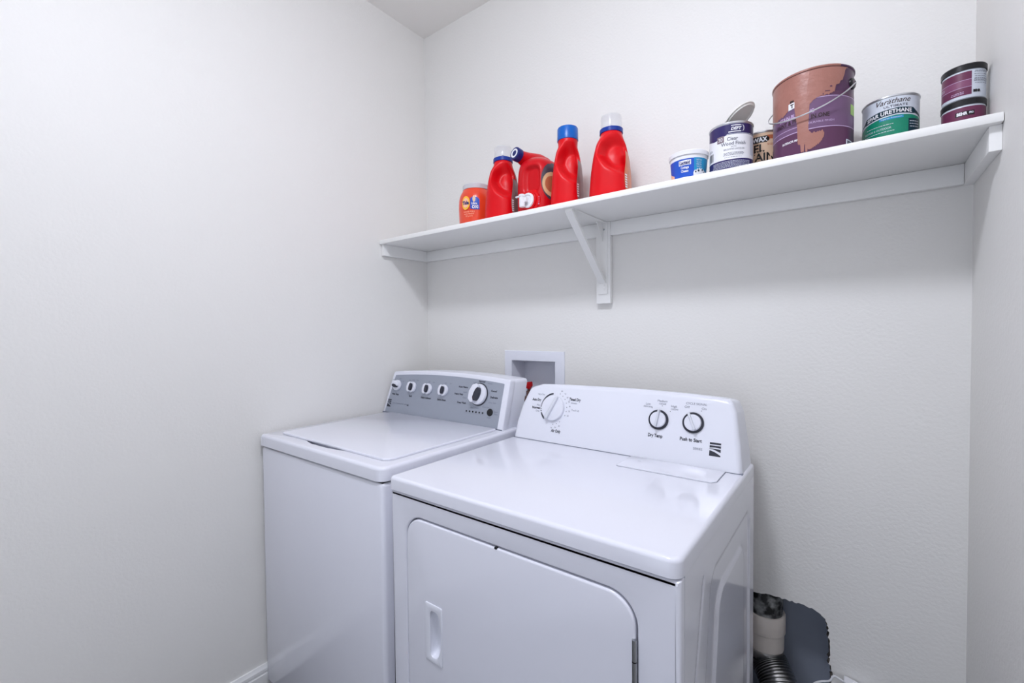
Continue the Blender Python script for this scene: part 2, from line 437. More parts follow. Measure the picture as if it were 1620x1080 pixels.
obj('top_seam', box(WX0 + 0.010, WX1 - 0.010, WYF + 0.010, WYB - 0.01, WZS - 0.006, WZS + 0.001), m_black, t)
# lid with a bulging finger grip
fx = [(0.079, -0.768)]
def gripy(x): return -0.768
front = [(0.085 + (0.655 - 0.085) * i / 60.0, gripy(0.085 + (0.655 - 0.085) * i / 60.0)) for i in range(61)]
lid_out = [(0.072, -0.760)] + front + [(0.668, -0.757), (0.672, -0.745), (0.672, -0.296), (0.664, -0.288), (0.080, -0.288), (0.072, -0.296)]
lid = obj('lid', slab([Vector(p) for p in lid_out], lambda u, v, d: (u, v, WZ + 0.0072 - d), 0.0064, 0.003, steps=3), m_enamel, t)
obj('lid_seal', box(0.085, 0.660, -0.745, -0.295, WZ - 0.004, WZ + 0.003), m_enamel2, lid)
KW = 0.27
WCY = -0.2825
def wcon(u, v, d): return (u, WCY + KW * v + d, WZ + v)
CT = 0.182
# arched console outline (x, height above top panel)
def arch(x0, x1, h, bulge, n=24): return [(x1 + (x0 - x1) * i / n, h + bulge * (1 - (2 * i / n - 1) ** 2)) for i in range(n + 1)]
def wout(ins, r=0.010):
    L = [(0.003 + ins, -0.012), (0.692 - ins, -0.012)]
    L += arch(0.029 + ins, 0.694 - ins, CT - 0.004 - ins, 0.014)
    rr = [0.002, 0.002, r] + [0] * 23 + [r]
    return rounded(L, rr, 6)
con = obj('console', slab(wout(0), wcon, 0.030, 0.006, steps=5), m_enamel2, t)
def wcon_b(u, v, d):
    k = 1 - 0.10 * max(0.0, v / CT) ** 3
    return (0.35 + (u - 0.35) * 0.9965, WCY + KW * v * 0.92 + d + 0.031, WZ + v * (1.0 if d < .04 else .985))
obj('console_back', slab(wout(0.0012, 0.014), wcon_b, 0.085, 0.003, steps=3), m_enamel2, con)
def wface_out():
    L = [(0.0200, 0.0035), (0.668, 0.0035)] + arch(0.0475, 0.671, CT - 0.0185, 0.0135)
    return rounded(L, [0.001, 0.001, 0.004] + [0] * 23 + [0.003], 3)
face = obj('face_plate', slab(wface_out(), lambda u, v, d: wcon(u, v, d - 0.0012), 0.002, 0.0004, steps=1), m_greypanel, con, label='silver control panel face')
obj('contact_line', box(0.006, 0.690, WCY - 0.0012, WCY + 0.012, WZ - 0.001, WZ + 0.0032), m_greyprint, con)  # thin grey strip painting the dark contact line under the console
NRM_W = Vector((0, -1, KW)).normalized()
TW = Vector((0, KW, 1)).normalized()
def onW(u, v, e=0.0018): return Vector(wcon(u, v, 0)) + NRM_W * e
def flatfn(onf, u0, v0, e=0.0): 
    return lambda u, v: onf(u, v, 0.0018 + e)
def knob_lens(parent, c, r, axis, up, ang, dark, name='knob', ring=None, hgt=0.016):
    """round knob with a raised half grip and a dark lens inlay, turned by ang"""
    axis = axis.normalized(); up = (up - axis * up.dot(axis)).normalized(); right = up.cross(axis).normalized()
    if right.x < 0: right = -right
    ca, sa = cos(ang), sin(ang)
    R = right * ca + up * sa; U = up * ca - right * sa
    k = obj(name, lathe([(r * 1.0, 0), (r * 1.0, hgt * .35), (r * .96, hgt * .55), (r * .88, hgt * .62), (0, hgt * .62)], c, 40, axis), m_enamel2, parent)
    L = []
    for i in range(13):
        a = -pi / 2 + pi * i / 12; L.append(Vector((0.10 * r - 0.50 * r * cos(a) , 0.86 * r * sin(a))))
    grip = [Vector((0.08 * r, -0.84 * r)), Vector((0.12 * r, 0.0)), Vector((0.08 * r, 0.84 * r)), Vector((-0.22 * r, 0.93 * r)), Vector((-0.62 * r, 0.70 * r)), Vector((-0.80 * r, 0)), Vector((-0.62 * r, -0.70 * r)), Vector((-0.22 * r, -0.93 * r))]
    fn = lambda u, v, d: c + R * u + U * v + axis * (hgt * 1.25 - d)
    obj('grip', slab(rounded(grip, 0.06 * r, 3), fn, hgt * .7, hgt * .12, steps=3), m_enamel2, k)
    lens = []
    for i in range(17):
        a = pi / 2 - pi * i / 16; lens.append(Vector((0.10 * r + 0.36 * r * cos(a) ** .8 if cos(a) > 0 else 0.10 * r, 0.66 * r * sin(a))))
    lens += [Vector((-0.10 * r, -0.40 * r)), Vector((-0.12 * r, 0)), Vector((-0.06 * r, 0.40 * r))]
    fn2 = lambda u, v, d: c + R * u + U * v + axis * (hgt * 1.30 - d)
    obj('inlay', slab(lens[::-1], fn2, hgt * .8, 0.0), dark, k, label='charcoal grip inlay')
    return k
for (u, v, a) in ((0.074, 0.120, radians(-98)), (0.174, 0.118, 0), (0.273, 0.117, 0), (0.367, 0.118, 0)):
    knob_lens(con, onW(u, v), 0.0235, NRM_W, TW, a, m_dark)
bk = (0.557, 0.117)
obj('dial_ring', lathe([(0.0435, 0), (0.0435, 0.002), (0.038, 0.0022), (0.038, 0)], onW(*bk), 48, NRM_W, cap=False), m_dark, con)
knob_lens(con, onW(*bk), 0.040, NRM_W, TW, radians(-14), m_dark, name='dial_knob', hgt=0.022)
obj('start_button', lathe([(0.0135, 0), (0.0135, 0.002), (0.0115, 0.0032), (0, 0.0034)], onW(0.624, 0.057), 32, NRM_W), m_black, con)
for i in range(6):
    obj('indicator_light', lathe([(0.0034, 0), (0.0034, 0.0006), (0, 0.0008)], onW(0.507 + i * 0.0164, 0.0515), 14, NRM_W), m_black, con)
def logo(parent, fn, u0, v0, wd, ht):
    """square emblem of bars and a slanting wave, dark on its panel"""
    b = bmesh.new()
    def strip(lo, hi, n=12):
        A = []
        for i in range(n + 1):
            x = i / n; A.append((b.verts.new(fn(u0 + (x - .5) * wd, v0 + (lo(x) - .5) * ht)), b.verts.new(fn(u0 + (x - .5) * wd, v0 + (hi(x) - .5) * ht))))
        for p, q in zip(A, A[1:]): b.faces.new((p[0], q[0], q[1], p[1]))
    strip(lambda x: .86, lambda x: 1.0)
    strip(lambda x: .60 + .05 * sin(3 * x), lambda x: .78)
    strip(lambda x: .50 - .30 * max(0, x - .35), lambda x: .53 + .02 * sin(3 * x))
    strip(lambda x: .0, lambda x: .40 - .32 * x ** 1.6)
    strip(lambda x: .34 - .16 * x, lambda x: .46 - .04 * x) if False else None
    return obj('emblem', b, m_dark, parent, smooth=0, label='dark square emblem')
logo(con, lambda u, v: onW(u, v, .0016), 0.0400, 0.0415, 0.025, 0.032)
PW = lambda u, v: onW(u, v, .0016)
for s, u, wd in (('Wash Temp', 0.070, 0.046), ('Soil', 0.171, 0.018), ('Fabric Softener', 0.269, 0.062), ('Extra Rinse', 0.362, 0.048)):
    word(con, m_dark, s, 0.0105, PW, u, 0.081, width=wd, bold=0.0003)
for s, u, v, wd in (('Normal', .562, .1655, .032), ('Auto Heavy', .470, .138, .050), ('Heavy Duty', .452, .110, .046), ('Deep Wash', .474, .0785, .046), ('Casual', .627, .134, .028), ('Delicate', .632, .111, .036)):
    word(con, m_dark, s, 0.0098, PW, u, v, width=wd, bold=0.0003)
word(con, m_dark, 'HE', 0.0085, PW, 0.165, 0.0415, bold=0.0004)
bm = bmesh.new()
for s, u, v, wd in (('Cold', .038, .143, .012), ('Warm', .085, .150, .014), ('Hot', .108, .139, .010), ('Light', .150, .146, .012), ('Med', .172, .148, .012), ('Heavy', .200, .148, .014), ('Off', .272, .147, .010), ('On', .300, .146, .010),
                    ('Off', .370, .147, .010), ('On', .398, .147, .010), ('Cottons', .562, .1585, .020), ('Light', .528, .158, .016), ('Heavy', .604, .159, .022), ('Quick', .484, .120, .020), ('Rinse', .486, .099, .018),
                    ('Drain Spin', .628, .091, .034), ('Rinse Spin', .600, .073, .034), ('Easy Wash', .545, .066, .038), ('Start', .652, .061, .016), ('Pause', .652, .053, .016), ('hold', .622, .038, .016)):
    put_text(bm, s, 0.0075, PW, u, v, width=wd)
put_text(bm, 'TRIPLE ACTION AGITATOR   SERIES', 0.006, PW, 0.110, 0.0435, width=0.095)
for i in range(12):
    a = radians(100 - i * 30)
    put_text(bm, '.', 0.018, PW, bk[0] + .0505 * cos(a), bk[1] + .0505 * sin(a))
put_text(bm, '_' * 20, 0.006, PW, 0.548, 0.0455, width=0.105)
stuffed(obj('small_lettering', bm, m_greyprint, con, smooth=0))

# ------------------------------------------------------------------ dryer
t = thing('clothes_dryer', 'white front-load clothes dryer with round timer dial and hinged door', 'dryer', ((DX0 + DX1) / 2, -0.48, 0))
FY = DYF + 0.004           # front panel plane, a little behind the top panel's lip
cab = obj('cabinet', box(DX0 + 0.003, DX1 - 0.010, FY + 0.022, DYB, 0.03, DZS - 0.004, 0.002), m_enamel, t)
for fx_ in (DX0 + 0.06, DX1 - 0.06):
    for fy in (DYF + 0.07, DYB - 0.06):
        obj('foot', lathe([(0.022, 0), (0.022, 0.012), (0.01, 0.014), (0.01, 0.04)], (fx_, fy, 0), 16), m_black, t)
obj('top_panel', slab(rounded([(DX0, DYF), (DX1, DYF), (DX1, DYB), (DX0, DYB)], [0.012, 0.022, 0.012, 0.012], 8), lambda u, v, d: (u, v, DZ - d), DZ - DZS, 0.009, steps=5), m_enamel, t)
obj('top_seam', box(DX0 + 0.008, DX1 - 0.012, DYF + 0.012, DYB - 0.01, DZS - 0.006, DZS + 0.001), m_black, t)
# front panel with door opening
dr = [(0.806, 0.30), (1.402, 0.30), (1.402, 0.822), (0.806, 0.822)]
door_out = rounded(dr, 0.052, 12)
hole = offset(door_out, -0.0035)
fp = obj('front_panel', slab(rounded([(DX0 + 0.002, 0.05), (DX1 - 0.001, 0.05), (DX1 - 0.001, DZS - 0.0035), (DX0 + 0.002, DZS - 0.0035)], 0.003, 3), lambda u, v, d: (u, FY + d, v), 0.022, 0.008,
         holes=[hole], hbev=0.004, steps=4), m_enamel, t)
# door with handle opening
slot = rounded([(0.8905, 0.499), (0.915, 0.504), (0.9245, 0.53), (0.9265, 0.565), (0.9205, 0.605), (0.911, 0.613), (0.8905, 0.613)], [0.012, 0.012, 0.02, 0.02, 0.02, 0.01, 0.009], 5)
slotd = offset(slot, -0.002)
door = obj('door', slab(door_out, lambda u, v, d: (u, FY - 0.002 + d, v), 0.020, 0.0045, holes=[slotd], steps=4), m_enamel, t)
plate = rounded([(0.8725, 0.488), (0.9305, 0.488), (0.9305, 0.630), (0.8725, 0.630)], 0.005, 4)
hd = obj('handle_plate', slab(plate, lambda u, v, d: (u, FY - 0.0042 + d, v), 0.0022, 0.0012, holes=[slot], hbev=0.002, steps=2), m_enamel2, door)
bm = bmesh.new(); rings = []
sl = [Vector(p) for p in slot]; cxs = sum((p.x for p in sl)) / len(sl); czs = sum((p.y for p in sl)) / len(sl)
for k in range(7):
    t_ = pi / 2 * k / 6; f_ = 0.55 + 0.45 * cos(t_) ; d_ = 0.018 * sin(t_)
    rings.append([bm.verts.new((cxs + (p.x - cxs) * f_, FY - 0.003 + d_, czs + (p.y - czs) * (0.75 + 0.25 * cos(t_)))) for p in sl])
for A, B in zip(rings, rings[1:]):
    for i in range(len(A)):
        j = (i + 1) % len(A); bm.faces.new((A[i], A[j], B[j], B[i]))
bm.faces.new(rings[-1])
obj('handle_cup', bm, m_enamel2, door, smooth=60)
for (z0, z1) in ((0.60, 0.752), (0.33, 0.45)):
    hg = obj('hinge', tube([(1.4015, FY - 0.003, z0), (1.4015, FY - 0.003, z1)], 0.0042, 10), m_steel, door, label='steel hinge barrel')
    for k in range(3):
        zz = z0 + (z1 - z0) * (k + 1) / 4
        obj('hinge_knuckle', lathe([(0.0044, -0.001), (0.0044, 0.001)], (1.4015, FY - 0.003, zz), 10), m_black, hg)
obj('latch_bumper', box(1.0915, 1.098, FY - 0.003, FY + 0.004, 0.8195, 0.824, 0.001), m_black, t)
# right side sheet with pressed panels
def inside_trap(y, z, front_y0, slope, ztop, yback, rad):
    """signed distance-like value (>0 inside) of a panel with a leaning front edge, flat top and straight back edge"""
    fy = front_y0 - slope * (ztop - z)
    nx = 1 / sqrt(1 + slope * slope)
    d1 = (y - fy) * nx; d2 = ztop - z; d3 = yback - y
    a = rad - d1; b = rad - d2; c = rad - d3
    def corner(p, q):
        if p > 0 and q > 0: return rad - sqrt(p * p + q * q)
        return rad - max(p, q)
    return min(corner(a, b), corner(c, b), z - 0.12)
def sst(x): x = max(0, min(1, x)); return x * x * (3 - 2 * x)
bm = bmesh.new(); ny, nz = 150, 150
y0, y1, z0, z1 = FY + 0.0255, DYB - 0.001, 0.04, DZS - 0.0005
G = []
for i in range(ny + 1):
    row = []
    for k in range(nz + 1):
        y = y0 + (y1 - y0) * i / ny; z = z0 + (z1 - z0) * k / nz
        h = 0.0
        h -= 0.0045 * sst(inside_trap(y, z, -0.615, 0.20, 0.806, -0.205, 0.05) / 0.012)
        h += 0.0045 * sst(inside_trap(y, z, -0.550, 0.22, 0.742, -0.275, 0.05) / 0.010)
        ln_ = abs((y - (-0.668 - 0.33 * (0.818 - z))) * .95)
        if z < 0.822: h -= 0.003 * sst(1 - ln_ / 0.006) * sst((0.822 - z) / 0.01)
        row.append(bm.verts.new((DX1 - 0.0015 + h, y, z)))
    G.append(row)
for i in range(ny):
    for k in range(nz): bm.faces.new((G[i][k], G[i + 1][k], G[i + 1][k + 1], G[i][k + 1]))
# return edges so that the sheet has thickness at its front and back
for row in (G[0], G[-1]):
    R2 = [bm.verts.new((DX1 - 0.010, v.co.y, v.co.z)) for v in row]
    for k in range(nz): bm.faces.new((row[k], row[k + 1], R2[k + 1], R2[k]))
obj('side_panel', bm, m_enamel, t, smooth=40)
# console
KD = 0.29
DCY = -0.2893
def dcon(u, v, d): return (u, DCY + KD * v + d, DZ + v)
dpts = [(0.7460, -0.020), (1.4745, -0.020), (1.464, 0.064), (1.4505, 0.148), (1.438, 0.180), (1.400, 0.1845), (1.31, 0.1885), (1.16, 0.191), (0.94, 0.188), (0.835, 0.184), (0.787, 0.170), (0.762, 0.110), (0.750, 0.054)]
dro = rounded(dpts, [0.003, 0.004, 0.05, 0.02, 0.022, 0.1, 0.2, 0.3, 0.2, 0.03, 0.035, 0.1, 0.05], 8)
con = obj('console', slab(dro, lambda u, v, d: (1.11 + (u - 1.11) * (1 - 0.0 * d), DCY + KD * v + d * (1 - 0.25 * v / .19), DZ + v * (1 - max(0, d - .03) * .6)), 0.125, 0.014, steps=6), m_enamel2, t)
obj('contact_line', box(0.7490, 1.4735, DCY - 0.0012, DCY + 0.012, DZ - 0.001, DZ + 0.0016), m_greyprint, con)  # painted contact line along the foot of the dryer console
NRM_D = Vector((0, -1, KD)).normalized(); TD = Vector((0, KD, 1)).normalized()
def onD(u, v, e=0.0006): return Vector(dcon(u, v, 0)) + NRM_D * e
PD = lambda u, v: onD(u, v, .0005)
tk = (0.8925, 0.1095)
def arcstrip(bm, fn, u0, v0, r0, r1, a0, a1, n=24):
    A = []
    for i in range(n + 1):
        a = radians(a0 + (a1 - a0) * i / n)
        A.append((bm.verts.new(fn(u0 + r0 * cos(a), v0 + r0 * sin(a))), bm.verts.new(fn(u0 + r1 * cos(a), v0 + r1 * sin(a)))))
    for p, q in zip(A, A[1:]): bm.faces.new((p[0], p[1], q[1], q[0]))
bm = bmesh.new()
arcstrip(bm, PD, *tk, 0.0445, 0.0495, 98, 180)
arcstrip(bm, PD, *tk, 0.0435, 0.0500, 184, 188, 3); arcstrip(bm, PD, *tk, 0.0435, 0.0500, 192, 197, 3); arcstrip(bm, PD, *tk, 0.0430, 0.0500, 201, 230, 8)
obj('dial_arc', bm, m_dark, con, smooth=0)
def ridge_knob(parent, c, r, hgt, ang, name, ring, ridge_mat, pointer=0.0):
    axis = NRM_D; right = Vector((1, 0, 0)); up = TD
    R = right * cos(ang) + up * sin(ang); U = up * cos(ang) - right * sin(ang)
    if ring:
        obj('knob_ring', lathe([(ring, 0), (ring, 0.003), (ring - .001, 0.004), (r * .8, 0.004)], c, 48, axis, cap=False), m_dark, parent)
    k = obj(name, lathe([(r, 0.0), (r, hgt * .55), (r * .97, hgt * .75), (r * .9, hgt * .85), (0, hgt * .92)], c, 48, axis), m_enamel2, parent)
    ww = 0.15 * r
    ol = rounded([(-ww, -0.98 * r), (ww, -0.98 * r), (ww * .8, (0.98 + pointer) * r), (-ww * .8, (0.98 + pointer) * r)], ww * .6, 4)
    obj('ridge', slab(ol, lambda u, v, d: c + R * u + U * v + axis * (hgt * 1.55 - d), hgt * 1.0, ww * .5, steps=3), ridge_mat, k)
    return k
ridge_knob(con, onD(*tk), 0.0425, 0.012, radians(-24), 'timer_knob', None, m_knobgrey)
k2 = (1.2485, 0.1105); k3 = (1.3445, 0.1125)
ridge_knob(con, onD(*k2), 0.0225, 0.013, radians(-8), 'temperature_knob', 0.0285, m_knobgrey, .22)
ridge_knob(con, onD(*k3), 0.0225, 0.013, radians(24), 'start_knob', 0.0285, m_knobgrey, .22)
logo(con, PD, 1.405, 0.0515, 0.028, 0.034)
for s, u, v, wd, sz in (('Timed Dry', .970, .142, .042, .0125), ('Auto Dry', .822, .131, .036, .0115), ('Normal', .824, .1055, .032, .0105), ('Air Only', .914, .0375, .036, .0125), ('Dry Temp', 1.243, .0655, .042, .0125), ('Push to Start', 1.3415, .0680, .058, .0125)):
    word(con, m_dark, s, sz, PD, u, v, width=wd, bold=0.0004)
bm = bmesh.new()
for i in range(11):
    a = radians(68 - i * 15.0)
    if abs(68 - i * 15.0 + 40) < 12: continue
    put_text(bm, '.', 0.022, PD, tk[0] + .0515 * cos(a), tk[1] + .0515 * sin(a))
for (u, v) in ((k2[0] - .022, k2[1] + .031), (k2[0] + .007, k2[1] + .039), (k2[0] + .031, k2[1] + .026), (k3[0] + .019, k3[1] + .033)):
    put_text(bm, '.', 0.018, PD, u, v)
stuffed(obj('dial_marks', bm, m_dark, con, smooth=0))
bm = bmesh.new()
for s, u, v, wd in (('Very Dry', .838, .150, .028), ('More', .833, .115, .014), ('Less', .832, .096, .014), ('minutes', .968, .132, .022), ('Touch Up', .976, .109, .028), ('Low', 1.214, .152, .014), ('delicate', 1.214, .145, .026), ('Medium', 1.255, .163, .028), ('casual', 1.256, .156, .020), ('High', 1.289, .150, .016), ('cottons', 1.291, .143, .020),
                    ('CYCLE SIGNAL', 1.349, .163, .056), ('Off', 1.325, .153, .014), ('On', 1.370, .152, .012), ('SERIES', 1.361, .047, .024)):
    put_text(bm, s, 0.0085, PD, u, v, width=wd)
for i, s in enumerate(('80', '70', '60', '50', '40', '30', '20', '', '', '30', '20', '10')):
    if not s: continue
    a = radians(66 - i * 14.0); put_text(bm, s, 0.0065, PD, tk[0] + .062 * cos(a), tk[1] + .062 * sin(a))
stuffed(obj('small_lettering', bm, m_greyprint, con, smooth=0))
# lint screen cover on the top
lp = rounded([(1.180, -0.398), (1.424, -0.398), (1.434, -0.384), (1.434, -0.293), (1.180, -0.293)], [0.006, 0.006, 0.006, 0.001, 0.001], 4)
obj('cover_gap_shade', slab(offset(lp, -0.0014), lambda u, v, d: (u, v, DZ + 0.0003 - d), 0.001), m_greyprint, t)  # thin grey slab painting in the shadow gap around the cover
lc = obj('lint_screen_cover', slab(lp, lambda u, v, d: (u, v, DZ + 0.0032 - d), 0.0036, 0.0015, steps=2), m_enamel, t)
bm = bmesh.new(); put_text(bm, '\u2302', 0.012, lambda u, v: (u, v, DZ + 0.0036), 1.22, -0.33); 
if len(bm.verts): obj('arrow_mark', bm, m_greyprint, lc, smooth=0)
else: bm.free()

# ------------------------------------------------------------------ vent pipe and duct in the wall opening
px, py = 1.478, 0.052
t = thing('dryer_vent_pipe', 'dryer vent pipe with white collar and foil hose in the torn wall opening', 'vent pipe', (px, py, 0.02))
obj('metal_pipe', lathe([(0.047, 0.37), (0.049, 0.375), (0.049, 0.44), (0.047, 0.445), (0.047, 0.615)], (px, py, 0), 40), m_galv, t, label='grimy galvanised pipe')
obj('collar', lathe([(0.048, 0.246), (0.0490, 0.25), (0.0490, 0.286), (0.0520, 0.289), (0.0525, 0.338), (0.0555, 0.341), (0.0555, 0.395), (0.054, 0.398), (0.048, 0.398)], (px, py, 0), 48), m_pvc, t, label='white plastic collar')
P = spline([(px, py, 0.272), (px + 0.014, py - 0.016, 0.245), (px + 0.046, py - 0.060, 0.208), (px + 0.062, py - 0.105, 0.145), (px + 0.05, py - 0.130, 0.070), (px - 0.04, py - 0.142, 0.062), (px - 0.14, py - 0.143, 0.062)], 40)
obj('foil_hose', tube(P, lambda i: 0.0485 + 0.0035 * (1 if (i // 2) % 2 == 0 else -1), 32), m_foil, t, smooth=60, label='ribbed silver foil hose')
bm = tube([(px + 0.052 * cos(a), py + 0.052 * sin(a), 0.258 + 0.004 * sin(3 * a)) for a in [2 * pi * i / 36 for i in range(37)]], 0.0025, 6)
obj('clamp', bm, m_black, t, label='dark wire clamp')

# white cable and plug by the opening
t = thing('power_cord', 'white cord with white plug on the wall beside the torn opening', 'cord', (1.69, -0.02, 0.27))
C_ = spline([(1.672, -0.016, 0.004), (1.655, -0.020, 0.12), (1.622, -0.024, 0.215), (1.607, -0.025, 0.252), (1.612, -0.026, 0.272), (1.628, -0.026, 0.286), (1.648, -0.024, 0.296), (1.657, -0.022, 0.312), (1.672, -0.020, 0.308), (1.70, -0.018, 0.296)], 10)
obj('cable', tube(C_, 0.0028, 8), m_whiteplas, t)
pl = rounded([(1.678, 0.316), (1.682, 0.300), (1.735, 0.262), (1.762, 0.262), (1.762, 0.290), (1.712, 0.309)], 0.003, 3)
obj('plug', slab(pl[::-1] if False else pl, lambda u, v, d: (u, -0.032 + d, v), 0.026, 0.003, steps=2), m_whiteplas, t)
t = thing('wall_outlet', 'white wall outlet plate beside the torn opening', 'outlet', (1.745, 0, 0.255))
obj('cover_plate', box(1.71, 1.78, -0.0058, -0.0002, 0.170, 0.285, 0.002), m_whiteplas, t)
for zz in (0.205, 0.25): obj('socket', slab(rounded([(1.728, zz - .014), (1.762, zz - .014), (1.762, zz + .014), (1.728, zz + .014)], .01, 5), lambda u, v, d: (u, -0.0075 + d, v), 0.002, 0.0005, steps=1), m_palegrey, t)

#PART2
# ------------------------------------------------------------------ things on the shelf
Z0 = SZ + 0.0001
def cyl(cx, cy, z0, R, dphi=0.0):
    """surface of an upright can: fn(s, depth_below_top or height) with s = arc length right of the camera-facing line"""
    phi = atan2(CAM.y - cy, CAM.x - cx) + radians(dphi)
    Rf = R if callable(R) else (lambda z: R)
    def fn(s, z, e=0.0):
        r = Rf(z) + e; a = phi + s / Rf(z)
        return Vector((cx + r * cos(a), cy + r * sin(a), z0 + z))
    return fn, phi
def strip(fn, s0, s1, lo, hi, e, n=None, rows=1):
    """patch of label between two curves lo(s), hi(s) on a wrapped surface"""
    b = bmesh.new(); n = n or max(2, int(abs(s1 - s0) / 0.0022))
    lo = lo if callable(lo) else (lambda s, k=lo: k); hi = hi if callable(hi) else (lambda s, k=hi: k)
    C = []
    for i in range(n + 1):
        s = s0 + (s1 - s0) * i / n; a, c = lo(s), hi(s)
        C.append([b.verts.new(fn(s, a + (c - a) * k / rows, e)) for k in range(rows + 1)])
    for p, q in zip(C, C[1:]):
        for k in range(rows): b.faces.new((p[k], q[k], q[k + 1], p[k + 1]))
    return b
def wtext(parent, m, s, size, fn, u, v, e=0.0006, name='lettering', **k):
    return word(parent, m, s, size, lambda a, c: fn(a, c, e), u, v, name=name, **k)
def lines(parent, m, fn, u0, u1, zs, h=0.0008, e=0.0006, seed=1):
    """rows of print too fine to read"""
    rnd = random.Random(seed); b = bmesh.new()
    for z in zs:
        u = u0 + rnd.uniform(0, .003)
        while u < u1 - .002:
            L = min(rnd.uniform(.002, .006), u1 - u)
            join(b, strip(fn, u, u + L, z - h / 2, z + h / 2, e, n=2)); u += L + .001
    return stuffed(obj('fine_print', b, m, parent, smooth=0))
def can_body(R, h, rim=0.0018):
    return [(R - .003, 0.0015), (R - .0015, 0), (R + rim * .6, 0.001), (R + rim * .6, 0.003), (R, 0.0045), (R, h - 0.005), (R + rim, h - 0.0038), (R + rim, h - 0.001), (R + rim * .4, h), (R - .003, h - .0005), (R - .004, h - .004)]

# ---- dairy tub
tx, ty = 1.322, -0.222
t = thing('dairy_tub', 'small blue and white plastic dairy tub on the shelf beside the cans', 'tub', (tx, ty, Z0))
TH = 0.076
obj('cup', lathe([(0.0, 0.001), (0.042, 0.001), (0.0435, 0.003), (0.0495, TH - 0.010), (0.0495, TH - 0.006)], (tx, ty, Z0), 56), m_white, t)
obj('lid', lathe([(0.0498, TH - 0.012), (0.0520, TH - 0.012), (0.0525, TH - 0.002), (0.051, TH), (0.046, TH - 0.0005), (0.045, TH - 0.003), (0, TH - 0.003)], (tx, ty, Z0), 56, cap=False), m_white, t)
Rt = lambda z: 0.0435 + (0.0495 - 0.0435) * max(0, min(1, (z - .003) / (TH - .013)))
fn, ph = cyl(tx, ty, Z0, Rt)
obj('blue_label', strip(fn, -0.070, 0.014, 0.006, lambda s: 0.0535 + 0.0 * s, 0.0003, rows=4), m_royal, t)
obj('teal_label', strip(fn, 0.014, 0.085, 0.006, 0.0545, 0.0003, rows=4), m_teal, t)
obj('name_panel', strip(fn, -0.026, 0.006, lambda s: 0.0370 + 0.02 * s, lambda s: 0.0500 + 0.02 * s, 0.0005), m_white, t)
wtext(t, m_navy, 'Lactaid', 0.0125, fn, -0.0100, 0.0434, e=.0008, width=0.028, bold=.0004, shear=.15)
wtext(t, m_white, 'Cottage', 0.009, fn, -0.010, 0.0300, e=.0006, width=0.021, bold=.0003)
wtext(t, m_white, 'Cheese', 0.009, fn, -0.010, 0.0215, e=.0006, width=0.019, bold=.0003)
for k in range(4): wtext(t, m_palegrey, ('100% Real', 'No Lactose', 'Milk Fat', 'Small Curd')[k], 0.0062, fn, 0.028, 0.0485 - k * 0.0058, e=.0006, width=0.016 - .002 * (k % 2))
b = strip(fn, 0.012, 0.052, 0.008, lambda s: 0.018 + 0.008 * sin((s - .012) / .04 * pi) + 0.0022 * sin(s * 900), 0.0006)
obj('splash_print', b, m_white, t, smooth=0)
b = bmesh.new()
for (u, v, r) in ((.018, .017, .0022), (.026, .020, .003), (.038, .022, .0025), (.045, .016, .002)):
    join(b, strip(fn, u - r, u + r, lambda s, u=u, v=v, r=r: v - sqrt(max(0, r * r - (s - u) ** 2)), lambda s, u=u, v=v, r=r: v + sqrt(max(0, r * r - (s - u) ** 2)), .0009, n=8))
stuffed(obj('fruit_print', b, m_dteal, t, smooth=0))
b = strip(fn, -0.069, -0.042, lambda s: 0.006, lambda s: 0.028 - 0.5 * (s + .069), 0.0005); obj('corner_print', b, m_peach, t, smooth=0)

# ---- clear wood finish can with its lid propped open
cx, cy, R, CH = 1.4285, -0.2100, 0.0525, 0.1245
t = thing('wood_finish_can', 'indigo and white wood finish can with its lid propped open', 'can', (cx, cy, Z0))
obj('body', lathe(can_body(R, CH), (cx, cy, Z0), 64, cap=False), m_tin, t)
fn, ph = cyl(cx, cy, Z0, R)
lim = 0.145
hi_ = CH - 0.006; lo_ = 0.0048
top_b = interp([(-.15, CH - .030), (-.083, CH - .030), (-.045, CH - .041), (-.034, CH - .040), (-.010, CH - .033), (.05, CH - .033), (.15, CH - .036)])
bot_b = interp([(-.15, .030), (-.083, .031), (-.04, .0295), (0, .0285), (.04, .0300), (.15, .034)])
obj('label_top', strip(fn, -lim, lim, top_b, hi_, .0003), m_purplenavy, t)
obj('label_middle', strip(fn, -lim, lim, bot_b, top_b, .0003), m_white, t)
obj('label_base', strip(fn, -lim, lim, lo_, bot_b, .0003), m_purplenavy, t)
obj('label_stripe', strip(fn, -0.010, lim, lambda s: top_b(s) + .0012, lambda s: top_b(s) + .0022, .0005), m_palegrey, t, smooth=0)
obj('number_tile', strip(fn, -0.0345, -0.0165, CH - .0500, CH - .0330, .0006), m_taupe, t)
wtext(t, m_white, '30', 0.014, fn, -0.0255, CH - .0415, e=.0009, width=.011)
wtext(t, m_inkgrey, 'Clear', 0.0125, fn, 0.0035, CH - .0435, width=.026, bold=.0002)
wtext(t, m_inkgrey, 'Wood Finish', 0.0125, fn, 0.0060, CH - .0555, width=.060, bold=.0002)
wtext(t, m_inkgrey, 'SATIN', 0.005, fn, 0.006, CH - .0640, width=.012)
wtext(t, m_inkgrey, 'BRUSHING LACQUER', 0.006, fn, 0.008, CH - .0705, width=.050)
lines(t, m_inkgrey, fn, -0.018, 0.032, (CH - .0790, CH - .0820, CH - .0850), .0012, seed=3)
lines(t, m_greyprint, fn, -0.016, 0.026, (CH - .0905,), .001, seed=4)
lines(t, m_greyprint, fn, -0.072, -0.050, (CH - .060, CH - .063), .001, seed=6)
